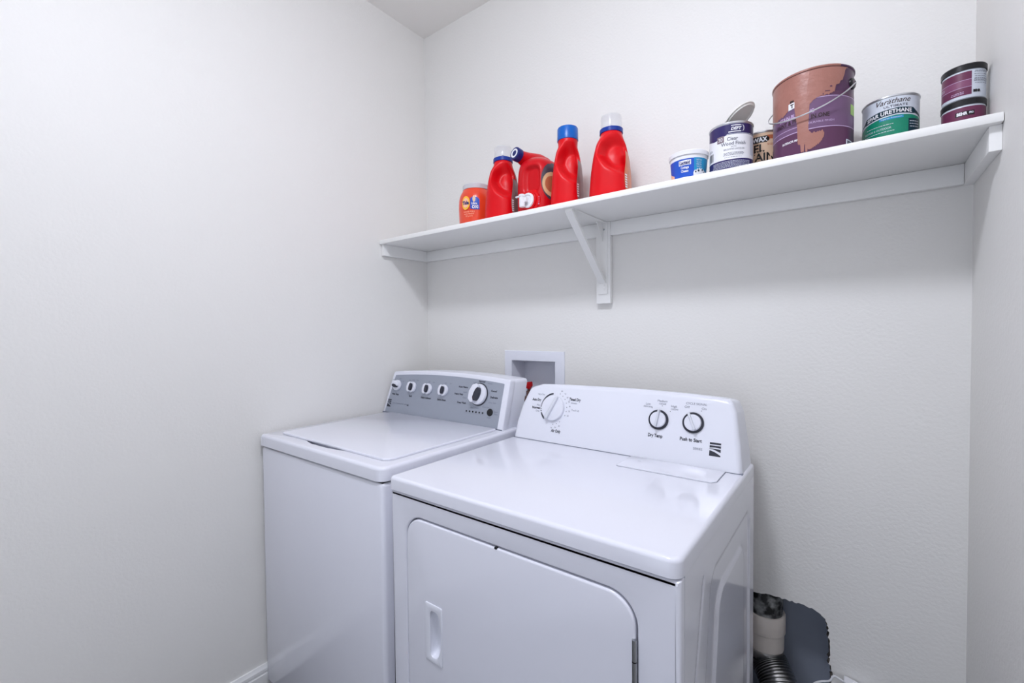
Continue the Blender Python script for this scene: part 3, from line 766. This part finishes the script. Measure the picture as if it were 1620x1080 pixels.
lines(t, m_palegrey, fn, -0.050, 0.050, (.024, .0205, .017, .0135, .010), .0012, seed=5)
obj('side_print', strip(fn, 0.052, 0.074, CH - .085, CH - .038, .0005), m_palegrey, t, smooth=0)
b = bmesh.new()
for i, wdt in enumerate((2, 1, 1, 2, 1, 3, 1, 2, 1, 1, 2, 1)):
    u = -0.066 + i * .0016; join(b, strip(fn, u, u + wdt * .00045, CH - .0900, CH - .0690, .0006, n=1))
stuffed(obj('barcode', b, m_ink, t, smooth=0))
# shield emblem on the top band: oval swoosh with letters
def capsule(u0, v0, a, b_, sl=0.0): return lambda s: v0 + sl * (s - u0), 0
b = bmesh.new()
join(b, strip(fn, 0.000, 0.027, lambda s: CH - .0115 - .002 * 0, lambda s: CH - .0095 - 0.5 * max(0, s - .022), .0006))
join(b, strip(fn, -0.006, 0.024, lambda s: CH - .0275, lambda s: CH - .0252 , .0006))
pth = [(0.0262 + .0045 * cos(radians(a)), CH - .0182 + .0078 * sin(radians(a))) for a in range(-85, 91, 12)]
for (p, q) in zip(pth, pth[1:]):
    f4 = [fn(p[0], p[1], .0006), fn(q[0], q[1], .0006), fn(q[0] + .0016, q[1], .0006), fn(p[0] + .0016, p[1], .0006)]; b.faces.new([b.verts.new(x) for x in f4])
obj('emblem', b, m_white, t, smooth=0)
wtext(t, m_white, 'DEFT', 0.0105, fn, 0.0125, CH - .0185, e=.0007, width=.026, bold=.0004, shear=.3)
# lid, leaning up out of the mouth
e1 = Vector((0.80, 0.06, 0.56)).normalized(); e2 = Vector((-0.15, 0.95, -0.20)); e2 = (e2 - e1 * e2.dot(e1)).normalized(); nn = e1.cross(e2)
if nn.z < 0: nn = -nn
lo = Vector((1.4110, -0.2060, Z0 + CH - 0.0005)); lc_ = Vector((1.4480, -0.2000, Z0 + CH + 0.0305))
lidm = lathe([(0, 0), (0.034, 0), (0.0355, -0.0035), (0.0385, -0.0035), (0.0395, 0), (0.0435, 0.0008), (0.0440, 0.0028), (0.040, 0.0034), (0, 0.0034)], lc_, 48, nn)
obj('lid', lidm, m_tinmatte, t, label='grey round tin lid, underside showing')
obj('mouth', lathe([(R - .004, CH - .004), (0.0445, CH - .0045), (0.0440, CH - .010), (0.0440, CH - .02)], (cx, cy, Z0), 48, cap=False), m_tin, t)

# ---- gel stain can behind
cx, cy, R, CH = 1.4870, -0.0970, 0.0525, 0.1245
t = thing('gel_stain_can', 'cream and brown stain can standing behind the wood finish can', 'can', (cx, cy, Z0))
obj('body', lathe(can_body(R, CH) + [(0.0, CH - .004)], (cx, cy, Z0), 64, cap=False), m_tin, t)
fn, ph = cyl(cx, cy, Z0, R)
obj('label', strip(fn, -.15, .15, .0048, CH - .006, .0003), m_cream, t)
obj('brown_band', strip(fn, 0.010, .15, CH - .0235, CH - .013, .0005), m_brown, t)
b = strip(fn, -.060, .016, lambda s: CH - .0315 + max(0, s - .010) * .9, lambda s: CH - .0145 - max(0, s - .010) * .9, .0007); obj('name_band', b, m_ink, t)
wtext(t, m_white, 'MINWAX', 0.0165, fn, -0.0190, CH - .0232, e=.0010, width=.062, bold=.0005, shear=-.1)
wtext(t, m_ink, 'GEL', 0.029, fn, -0.0185, CH - .0460, width=.046, bold=.0008)
wtext(t, m_ink, 'STAIN', 0.029, fn, -0.0100, CH - .0700, width=.078, bold=.0008)
lines(t, m_brown, fn, 0.010, 0.045, (CH - .036, CH - .0395), .0012, seed=9)

# ---- gallon paint can smeared with terracotta paint
cx, cy, R, CH = 1.6085, -0.1900, 0.0828, 0.1945
t = thing('paint_can', 'large plum paint can smeared with terracotta paint, with a wire handle', 'can', (cx, cy, Z0))
obj('body', lathe(can_body(R, CH, .0022) + [(0.0, CH - .004)], (cx, cy, Z0), 96, cap=False), m_purple2, t)
fn, ph = cyl(cx, cy, Z0, R)
LM = R * radians(150)
A_ = lambda deg: R * radians(deg)
obj('label', strip(fn, -LM, LM, .0048, CH - .060, .0003), m_purple, t)
obj('violet_band', strip(fn, -LM, LM, lambda s: .056 - .0 * s, lambda s: CH - .072 + 0.004 * cos(s / R), .0005), m_violet, t)
obj('label_line', strip(fn, -LM, LM, lambda s: CH - .0720, lambda s: CH - .0705, .0008), m_lilac, t, smooth=0)
obj('label_line', strip(fn, -LM, LM, lambda s: .0540, lambda s: .0558, .0008), m_lilac, t, smooth=0)
obj('label_line', strip(fn, -LM, A_(-10), lambda s: .0660, lambda s: .0672, .0008), m_lilac, t, smooth=0)
wtext(t, m_lilac, 'STAIN-BLOCKING', 0.0125, fn, A_(-24), CH - .0990, e=.0008, width=.078, bold=.0003)
wtext(t, m_brown2, 'PAINT & PRIMER IN ONE', 0.0135, fn, A_(-17), CH - .1120, e=.0008, width=.118, bold=.0003)
wtext(t, m_lilac, 'EXTRA DURABLE FINISH', 0.0062, fn, A_(5), CH - .1260, e=.0008, width=.074)
wtext(t, m_white, 'INTERIOR MATTE', 0.0070, fn, A_(-28), CH - .1580, e=.0008, width=.050, bold=.0002)
obj('green_sticker', strip(fn, A_(63), A_(80), CH - .110, CH - .086, .0009), m_lime, t)
obj('white_patch', strip(fn, A_(52), A_(85), .0055, lambda s: .026 - .15 * max(0, s - A_(55)), .0008), m_palegrey, t)
obj('grey_patch', strip(fn, A_(54.5), A_(85), .0055, lambda s: .0235 - .15 * max(0, s - A_(55)), .0010), m_inkgrey, t)
# paint: runs from the rim down to a ragged edge
rnd = random.Random(7)
nz_ = {}
def rag(s, amp):
    k = s / 0.0016; i = math.floor(k); f = k - i
    g = lambda q: nz_.setdefault(q, rnd.uniform(-1, 1))
    return amp * (g(i) * (1 - f) + g(i + 1) * f)
edge = interp([(A_(-150), .080), (A_(-90), .092), (A_(-58), .092), (A_(-41), .089), (A_(-33), .080), (A_(-30), .068), (A_(-25), .078), (A_(-23), .100), (A_(-20.5), .125), (A_(-19.5), .170), (A_(-15.5), .172), (A_(-14.8), .1895), (A_(-10.5), .190), (A_(-10), .172), (A_(-9.2), .172), (A_(-8.8), .190), (A_(-5.5), .190), (A_(-5), .150), (A_(-3.5), .082), (A_(1.5), .075), (A_(10), .070), (A_(18), .069), (A_(27), .066), (A_(31), .060), (A_(33), .046), (A_(37), .046), (A_(40), .040), (A_(44), .034), (A_(47), .022), (A_(50), .010), (A_(54), .0065)])
b = strip(fn, A_(-150), A_(54), lambda s: CH - edge(s) + rag(s, .0022), CH - .0060, .0012, n=420, rows=3)
obj('paint_smear', b, m_terra, t, label='terracotta paint run down from the rim')
lob_hi = interp([(A_(-6), CH - .140), (A_(0), CH - .150), (A_(8), CH - .149), (A_(14), CH - .147), (A_(16.5), CH - .152)])
lob_lo = interp([(A_(-6), CH - .186), (A_(0), CH - .184), (A_(6), CH - .181), (A_(12), CH - .174), (A_(16.5), CH - .158)])
b = strip(fn, A_(-6), A_(16.5), lambda s: lob_lo(s) + rag(s, .003), lambda s: lob_hi(s) + rag(s + 1, .002), .0013, n=60)
obj('paint_blot', b, m_terra, t)
b = bmesh.new(); 
prof = [(R + .0014, CH - .0052), (R + .0029, CH - .0038), (R + .0029, CH - .001), (R + .0012, CH + .0006), (R - .002, CH + .0002)]
n_ = 60; G = []
for i in range(n_ + 1):
    a = ph + radians(-150 + 190 * i / n_); G.append([b.verts.new((cx + r * cos(a), cy + r * sin(a), Z0 + z)) for r, z in prof])
for p, q in zip(G, G[1:]):
    for k in range(len(prof) - 1): b.faces.new((p[k], q[k], q[k + 1], p[k + 1]))
obj('painted_rim', b, m_terra, t)
for (d0, d1, dl_, w_) in ((17, 24, .060, .0015), (24, 27, .050, .003), (14, 15.2, .066, .004)):
    b = strip(fn, A_(d0), A_(d1), CH - dl_ - w_ / 2, CH - dl_ + w_ / 2, .0015); obj('paint_gap', b, m_purple2, t, smooth=0)
# square house emblem showing through the paint
b = strip(fn, A_(-34), A_(-24.5), lambda s: CH - .0830 + .15 * (s - A_(-34)), lambda s: CH - .0680 + .10 * (s - A_(-34)), .0016); obj('emblem', b, m_white, t, smooth=0)
b = strip(fn, A_(-31.5), A_(-25.5), CH - .0665, CH - .0615, .0016); obj('emblem_roof', b, m_brown2, t, smooth=0)
wtext(t, m_brown2, 'T', 0.012, fn, A_(-28.2), CH - .0745, e=.0019, bold=.0005)
# ears and bail
ae = ph + radians(68); E_ = Vector((cos(ae), sin(ae), 0)); ez = Z0 + CH - .038
ears = []
for sg in (1, -1):
    c0 = Vector((cx, cy, ez)) + E_ * sg * (R - .001)
    er = obj('handle_ear', lathe([(0.013, 0), (0.013, 0.003), (0.0105, 0.0055), (0.005, 0.0062), (0.004, 0.0085), (0, 0.0085)], c0, 24, E_ * sg), m_black, t)
    if sg == 1: obj('ear_cap', lathe([(0.006, 0.006), (0.006, 0.0075), (0, 0.0078)], c0, 16, E_), m_taupe, er)
nb = Vector((cos(ae - pi / 2), sin(ae - pi / 2), 0)); al = radians(37)
dv = nb * cos(al) - Vector((0, 0, 1)) * sin(al)
P = []
for i in range(49):
    q = pi * i / 48; P.append(Vector((cx, cy, ez)) + E_ * (R + .0068) * cos(q) + dv * 0.1195 * (sin(q) ** .8))
obj('bail', tube(P, 0.0016, 8), m_tin, t, label='bent wire bail handle')

# ---- spar urethane can
cx, cy, R, CH = 1.7605, -0.1230, 0.0525, 0.1245
t = thing('urethane_can', 'white and green urethane can on the shelf near the stacked jars', 'can', (cx, cy, Z0))
obj('body', lathe(can_body(R, CH) + [(0.0, CH - .004)], (cx, cy, Z0), 64, cap=False), m_tin, t)
fn, ph = cyl(cx, cy, Z0, R)
obj('label', strip(fn, -.152, .152, .0048, CH - .0055, .0003), m_palegrey, t)
arcf = lambda s: -0.30 * 0 - 0.9 * (s - .018) ** 2 / .1
gtop = interp([(-.0785, CH - .066), (-.070, CH - .060), (-.05, CH - .0535), (-.02, CH - .0490), (.01, CH - .0470), (.04, CH - .0490), (.06, CH - .052), (.075, CH - .058)])
obj('green_field', strip(fn, -.0785, .0745, .0048, gtop, .0005), m_green, t)
bl = interp([(-.080, CH - .0012 - .0590), (-.056, CH - .0012 - .0490), (-.050, CH - .0012 - .0498), (-.020, CH - .0012 - .0450), (.015, CH - .0012 - .0430), (.045, CH - .0012 - .0455), (.050, CH - .0012 - .0445), (.078, CH - .0012 - .055)])
bh = interp([(-.080, CH - .0012 - .0570), (-.056, CH - .0012 - .0445), (-.050, CH - .0012 - .0360), (-.020, CH - .0012 - .0312), (.015, CH - .0012 - .0295), (.045, CH - .0012 - .0318), (.052, CH - .0012 - .0375), (.078, CH - .0012 - .0525)])
obj('name_band', strip(fn, -.080, .078, bl, bh, .0006), m_dteal, t)
bmid = lambda s: (bl(s) + bh(s)) / 2
word(t, m_white, 'SPAR URETHANE', 0.0125, lambda a, c: fn(a, bmid(a) + c, .0009), -0.003, 0.0, width=.088, bold=.0003)
wtext(t, m_brown2, 'Var\u00e4thane', 0.0165, fn, 0.006, CH - .0138, width=.064, shear=.35, bold=.0001)
wtext(t, m_inkgrey, 'ULTIMATE', 0.0072, fn, 0.010, CH - .0258, width=.044, bold=.0003, space=1.2)
obj('teal_ribbon', strip(fn, -.020, .024, CH - .0550, CH - .0495, .0007), m_teal, t, smooth=0)
wtext(t, m_palegrey, 'Superior Protection', 0.0045, fn, 0.002, CH - .0522, e=.0009, width=.038)
lines(t, m_palegrey, fn, -.050, .006, (CH - .0655,), .0012, e=.0008, seed=11)
wtext(t, m_palegrey, 'INDOOR & OUTDOOR', 0.0062, fn, -.026, CH - .0735, e=.0008, width=.056)
lines(t, m_palegrey, fn, -.056, .010, (CH - .081,), .0012, e=.0008, seed=12)
obj('dark_block', strip(fn, .034, .066, .010, CH - .058, .0007), m_dteal, t, smooth=0)
lines(t, m_palegrey, fn, .036, .062, (CH - .064, CH - .070, CH - .076), .0015, e=.0009, seed=13)

# ---- two stacked sample jars
def jar(z, label, kind):
    cx, cy, R, JH = 1.8815, -0.1520, 0.0345, 0.0735
    t = thing('sample_jar', label, 'jar', (cx, cy, z), 'paint sample jars stacked at the shelf end')
    obj('jar_body', lathe([(0, .0005), (R - .003, .0005), (R - .0005, .003), (R, .008), (R, JH - .014), (R - .001, JH - .011), (R - .001, JH - .006)], (cx, cy, z), 56, cap=False), m_palegrey, t)
    obj('lid', lathe([(R - .0005, JH - .0125), (R + .0016, JH - .0125), (R + .0018, JH - .002), (R + .0006, JH), (R - .003, JH), (R - .0035, JH - .0015), (0, JH - .0015)], (cx, cy, z), 56, cap=False), m_black, t, label='black screw lid')
    fn, ph = cyl(cx, cy, z, R)
    top = JH - .0165
    if kind == 0:
        obj('label', strip(fn, -.10, .0125, .0085, top, .0003), m_behr, t)
        obj('label_band', strip(fn, -.045, .0125, lambda s: .0250, lambda s: .0400, .0005), m_behr2, t)
        for zz in (.0250, .0400): obj('label_line', strip(fn, -.045, .0125, zz - .0004, zz + .0004, .0007), m_lilac, t, smooth=0)
        lines(t, m_palegrey, fn, -.050, -.034, (.034, .031), .0008, seed=21)
        lines(t, m_lilac, fn, -.022, .002, (.0155, .0125), .0012, e=.0006, seed=22)
        lines(t, m_inkgrey, fn, .0150, .046, (top - .001, top - .003, top - .008, top - .0125, top - .0165, top - .0185, top - .0205, top - .0225, top - .0265), .0008, seed=23)
        wtext(t, m_ink, 'BEHR', 0.0068, fn, .0215, .0145, width=.013, bold=.0005)
    else:
        obj('label', strip(fn, -.10, .10, .0085, top, .0003), m_behr, t)
        obj('name_tile', strip(fn, -.012, .0175, top - .0185, top - .0090, .0005), m_ink, t)
        wtext(t, m_white, 'BEHR', 0.0085, fn, -.0015, top - .0137, e=.0008, width=.0165, bold=.0005)
        wtext(t, m_palegrey, 'PRO', 0.005, fn, .0125, top - .0133, e=.0008, width=.007, bold=.0003)
    return JH
jh = jar(Z0, 'maroon paint sample jar standing on the shelf under another jar', 1)
jar(Z0 + jh - .0003, 'maroon paint sample jar with white side panel, topmost of its stack', 0)

# ---- detergent bottles
def sup(a, n): 
    c, s = cos(a), sin(a)
    return (abs(c) ** (2 / n)) * (1 if c >= 0 else -1), (abs(s) ** (2 / n)) * (1 if s >= 0 else -1)
def bottle_body(cx, cy, z0, secs, recess=None, na=120, nz=110, rot=0.0):
    """secs: [(z, half width, half depth, squareness, x shift)]; recess(u, z) -> push inwards on the front face"""
    zs = [s[0] for s in secs]
    def at(z):
        for a, b in zip(secs, secs[1:]):
            if z <= b[0]:
                t = (z - a[0]) / (b[0] - a[0]) if b[0] > a[0] else 0
                return [a[k] + (b[k] - a[k]) * t for k in range(1, 5)]
        return list(secs[-1][1:])
    # smooth the section curves
    def sm(z):
        acc = [0] * 4; ws = 0
        for k in range(-4, 5):
            q = min(max(z + k * .0035, zs[0]), zs[-1]); wt = 5 - abs(k); v = at(q); ws += wt
            acc = [p + wt * x for p, x in zip(acc, v)]
        return [p / ws for p in acc]
    b = bmesh.new(); rings = []
    for i in range(nz + 1):
        z = zs[0] + (zs[-1] - zs[0]) * i / nz
        hw, hd, n, sh = sm(z) if 0 < i < nz else at(z)
        ring = []
        for k in range(na):
            a = 2 * pi * k / na; ux, uy = sup(a, n)
            x, y = hw * ux + sh, hd * uy
            if recess:
                d = recess(x, z, uy)
                if d: y += d * max(0, min(1, -uy * 1.3)); 
            ca, sa = cos(rot), sin(rot)
            ring.append(b.verts.new((cx + x * ca - y * sa, cy + x * sa + y * ca, z0 + z)))
        rings.append(ring)
    for A, B in zip(rings, rings[1:]):
        for k in range(na):
            j = (k + 1) % na; b.faces.new((A[k], A[j], B[j], B[k]))
    b.faces.new(rings[0][::-1]); b.faces.new(rings[-1])
    return b, sm
def scoop(uc, zc, ru, rz, depth, h):
    """grip hollow: steep curved edge on the left, running out to the right and narrowing to a point below"""
    def f(u, z, uy):
        if uy > -0.05: return 0
        v = (z - zc) / rz
        p = (u - uc) / ru
        if v < 0: p += -0.55 * -v * 1.0 + 0.0      # the lower edge runs down to the right
        q = sqrt((p * (1.0 if p < 0 else .42)) ** 2 + v * v)
        return depth * sst((1.0 - q) / 0.62)
    return f
def detergent(name, label, cx, cy, hw, hd, h, kind, rot=0.0, lab=None):
    t = thing(name, label, 'bottle', (cx, cy, Z0), 'detergent bottles on the shelf')
    secs = [(0, hw * .90, hd * .94, 2.9, 0), (.004, hw * .98, hd * .99, 2.9, 0), (.02, hw, hd, 2.9, 0), (h * .42, hw * .93, hd, 2.8, .002), (h * .62, hw * .84, hd * .96, 2.7, .003), (h * .80, hw * .72, hd * .80, 2.5, .003), (h * .90, hw * .58, hd * .56, 2.2, .003), (h * .955, .034, .036, 2.0, .003), (h, .033, .033, 2.0, .003)]
    rc = scoop(hw * .30, h * .62, hw * .86, h * .33, 0.046, h)
    b, sm = bottle_body(cx, cy, Z0, secs, rc, rot=rot)
    body = obj('body', b, m_red, t, smooth=60)
    nx = cx + .003
    if kind == 'clear':
        obj('collar', lathe([(0.0345, h - .008), (0.037, h - .007), (0.037, h + .006), (0.033, h + .008), (0.0, h + .008)], (nx, cy, Z0), 48), m_blue2, t, label='blue pouring collar')
        obj('spout', lathe([(0.012, h + .007), (0.011, h + .016), (0.004, h + .022), (0, h + .022)], (nx, cy, Z0), 20), m_blue2, t)
        obj('cap', lathe([(0.0335, h + .004), (0.0335, h + .044), (0.0315, h + .049), (0, h + .0495), (0, h + .048), (0.0305, h + .0475), (0.0322, h + .043), (0.0322, h + .004)], (nx, cy, Z0), 48, cap=False), m_clear, t, label='clear measuring cap')
    else:
        obj('cap', lathe([(0.0335, h - .006), (0.0355, h - .005), (0.0350, h + .034), (0.033, h + .0375), (0, h + .038)], (nx, cy, Z0), 56), m_blue, t, label='blue screw cap')
    # paper label on the right-hand broad face
    b = bmesh.new(); G = []
    z_a, z_b = .012, h * .66
    for i in range(25):
        z = z_a + (z_b - z_a) * i / 24; HW, HD, n, sh = sm(z); row = []
        for k in range(21):
            a0 = -38 + 16 * sst(abs(i - 8) / 16)
            a = radians(a0 + (88 - 16 * sst(abs(i - 8) / 16)) * k / 20); ux, uy = sup(a, n); x, y = (HW + .0005) * ux + sh, (HD + .0005) * uy
            row.append(b.verts.new((cx + x * cos(rot) - y * sin(rot), cy + x * sin(rot) + y * cos(rot), Z0 + z)))
        G.append(row)
    for A, B in zip(G, G[1:]):
        for k in range(20): b.faces.new((A[k], A[k + 1], B[k + 1], B[k]))
    obj('label', b, lab, t, label='paper label on the broad side')
    # small white print block by the label's near edge
    b = bmesh.new()
    for i in range(6):
        z = .030 + i * .0075; G2 = []
        for dz in (0, .0045):
            HW, HD, n, sh = sm(z + dz); rw = []
            for k in range(6):
                a = radians(-35 + 2.2 * k); ux, uy = sup(a, n); x, y = (HW + .0010) * ux + sh, (HD + .0010) * uy
                rw.append(b.verts.new((cx + x * cos(rot) - y * sin(rot), cy + x * sin(rot) + y * cos(rot), Z0 + z + dz)))
            G2.append(rw)
        for k in range(5): b.faces.new((G2[0][k], G2[0][k + 1], G2[1][k + 1], G2[1][k]))
    stuffed(obj('label_print', b, m_white, t, smooth=0))
    return t
detergent('detergent_bottle', 'red detergent bottle with clear cap and orange label, beside the blue-capped bottle', 1.062, -0.170, .0640, .082, .228, 'clear', radians(14), lab=m_labelclear)
detergent('detergent_bottle', 'red detergent bottle with an opaque blue cap', .912, -0.190, .0515, .066, .236, 'blue', radians(16), lab=m_labelgrey)
detergent('detergent_bottle', 'red detergent bottle with clear cap, between orange tub and dispenser bottle', .624, -0.180, .0610, .078, .234, 'clear', radians(20), lab=m_labelgrey)

# ---- dispenser bottle with a tap
cx, cy = .782, -0.150
t = thing('dispenser_bottle', 'red detergent dispenser bottle with white tap over the shelf edge', 'bottle', (cx, cy, Z0))
hw, hd, h = .072, .086, .212
secs = [(0, hw * .90, hd * .93, 3.2, 0), (.005, hw * .98, hd, 3.2, 0), (.03, hw, hd, 3.2, 0), (h * .55, hw, hd, 3.1, 0), (h * .75, hw * .98, hd * .98, 2.9, 0), (h * .88, hw * .88, hd * .90, 2.7, -.004), (h * .96, hw * .66, hd * .68, 2.4, -.010), (h, hw * .40, hd * .4, 2.0, -.014)]
def pane(u, z, uy):
    if uy > -.05: return 0
    p = abs(u - .010) / .034; v = abs(z - .118) / .052
    q = (p ** 4 + v ** 4) ** .25
    return .016 * sst((1.05 - q) / .38)
b, sm = bottle_body(cx, cy, Z0, secs, pane)
obj('body', b, m_red2, t, smooth=60)
# neck to the vent cap at the upper left
n1 = Vector((.7235, -.2250, Z0 + .2235)); n0 = n1 + Vector((.022, .110, -.022)); ax = (n1 - n0).normalized()
ln = (n1 - n0).length
obj('neck', lathe([(.046, -.02), (.044, ln * .15), (.036, ln * .38), (.028, ln * .58), (.0225, ln * .80), (.0205, ln)], n0, 40, ax), m_red2, t)
vc = obj('vent_cap', lathe([(.0200, -.016), (.0235, -.014), (.0240, .006), (.0225, .009), (.016, .0095), (0, .0085)], n1, 40, ax), m_navy, t, label='navy cap with a white ring')
obj('cap_ring', lathe([(.0165, .0094), (.0165, .0104), (.0105, .0104), (.0105, .0088)], n1, 36, ax, cap=False), m_white, vc)
# tap
tc_ = Vector((.788, -.236, Z0 + .0435)); ax = Vector((-.10, -1, 0)).normalized()
bs = obj('tap_boss', lathe([(.040, -.03), (.040, -.006), (.038, -.002), (.034, 0), (.031, 0), (.031, .005), (.029, .007), (0, .007)], tc_, 48, ax), m_red, t)
tp = obj('tap', lathe([(.0255, .006), (.0255, .012), (.024, .014), (.019, .0145), (.017, .012), (0, .012)], tc_, 40, ax), m_whiteplas, t, label='white press tap')
q = tc_ + Vector((-.014, -.026, 0))
obj('tap_spout', lathe([(.010, -.024), (.0105, -.022), (.0105, .010), (.0125, .011), (.0125, .017), (.009, .019), (0, .019)], q, 24), m_whiteplas, tp)
obj('tap_lever', box(q.x - .027, q.x + .004, q.y - .004, q.y + .004, q.z + .011, q.z + .016, .0015), m_whiteplas, tp)
obj('tap_link', box(q.x - .004, q.x + .018, q.y - .002, q.y + .016, q.z - .008, q.z + .008, .002), m_whiteplas, tp)
# label parts on the right
b = bmesh.new(); G = []
def side_patch(z_a, z_b, a0, a1, e, sm, n1=16, n2=14, shape=None):
    b = bmesh.new(); G = []
    for i in range(n1 + 1):
        z = z_a + (z_b - z_a) * i / n1; HW, HD, n, sh = sm(z); row = []
        s0, s1 = (a0, a1) if not shape else shape(i / n1, a0, a1)
        for k in range(n2 + 1):
            a = radians(s0 + (s1 - s0) * k / n2); ux, uy = sup(a, n); x, y = (HW + e) * ux + sh, (HD + e) * uy
            row.append(b.verts.new((cx + x, cy + y, Z0 + z)))
        G.append(row)
    for A, B in zip(G, G[1:]):
        for k in range(n2): b.faces.new((A[k], A[k + 1], B[k + 1], B[k]))
    return b
oval = lambda q, a0, a1: ((a0 + a1) / 2 - (a1 - a0) / 2 * sqrt(max(.02, 1 - (2 * q - 1) ** 2)), (a0 + a1) / 2 + (a1 - a0) / 2 * sqrt(max(.02, 1 - (2 * q - 1) ** 2)))
obj('label', side_patch(.040, .178, -58, 40, .0005, sm, shape=oval), m_labeldark, t, label='dark oval label')
obj('label_ring', side_patch(.055, .142, -54, 20, .0009, sm, shape=oval), m_tan, t)
obj('label_centre', side_patch(.070, .128, -44, 10, .0013, sm, shape=oval), m_brown, t)
b = bmesh.new()
for i in range(5):
    HW, HD, n, sh = sm(.03); z = .026 + i * .006
    b.faces.new([b.verts.new((cx + .036 + dx_, cy - HD * .992 - .001, Z0 + z + dz_)) for dx_, dz_ in ((0, 0), (.010, 0), (.010, .003), (0, .003))])
stuffed(obj('label_print', b, m_lilac, t, smooth=0))

# ---- orange pod tub
cx, cy = .458, -0.145
t = thing('pod_tub', 'orange plastic pod tub with frosted lid and printed front', 'tub', (cx, cy, Z0))
h = .164
secs = [(0, .056, .056, 2.3, 0), (.004, .061, .061, 2.3, 0), (.03, .066, .066, 2.3, 0), (.09, .068, .068, 2.3, 0), (.125, .066, .066, 2.3, 0), (.146, .060, .060, 2.2, 0), (.158, .053, .053, 2.0, 0), (h, .050, .050, 2, 0)]
b, sm = bottle_body(cx, cy, Z0, secs, None, 80, 70)
obj('body', b, m_orange, t, smooth=60)
obj('lid', lathe([(.052, h - .004), (.0545, h - .003), (.0540, h + .014), (.051, h + .0175), (.047, h + .018), (.045, h + .0155), (0, h + .0155)], (cx, cy, Z0), 56, cap=False), m_lidclear, t, label='frosted white lid')
def Rp(z): return sm(max(0, z))[0] * 1.035
fn, ph = cyl(cx, cy, Z0, Rp, -8)
def disc_patch(fn, u0, v0, a, b_, e, n=20): 
    return strip(fn, u0 - a, u0 + a, lambda s: v0 - b_ * sqrt(max(0, 1 - ((s - u0) / a) ** 2)), lambda s: v0 + b_ * sqrt(max(0, 1 - ((s - u0) / a) ** 2)), e, n=n, rows=4)
obj('bullseye_outer', disc_patch(fn, -.034, .098, .019, .027, .0016), m_yellow, t)
obj('bullseye_middle', disc_patch(fn, -.034, .098, .0135, .019, .0020), m_peach, t)
wtext(t, m_navy, 'Tide', 0.020, fn, -.034, .098, e=.0030, width=.030, bold=.0008)
obj('blue_label', strip(fn, -.014, .022, lambda s: .070 + .25 * max(0, -s), lambda s: .122 - 34 * (s - .002) ** 2 * (1 if s < .002 else .9), .0018, rows=4), m_royal, t)
obj('pod_print', disc_patch(fn, .001, .112, .0060, .013, .0024, 12), m_cream, t)
wtext(t, m_white, 'Ultra', 0.0125, fn, .002, .0935, e=.0028, width=.022, bold=.0004)
wtext(t, m_white, 'OXI', 0.0165, fn, .005, .0800, e=.0028, width=.024, bold=.0007)
for k, s_ in enumerate(('POWER PODS', 'laundry detergent', '32 pacs')):
    wtext(t, m_peach, s_, 0.008, fn, -.020, .062 - k * .0085, e=.0022, width=(.046, .042, .030)[k])
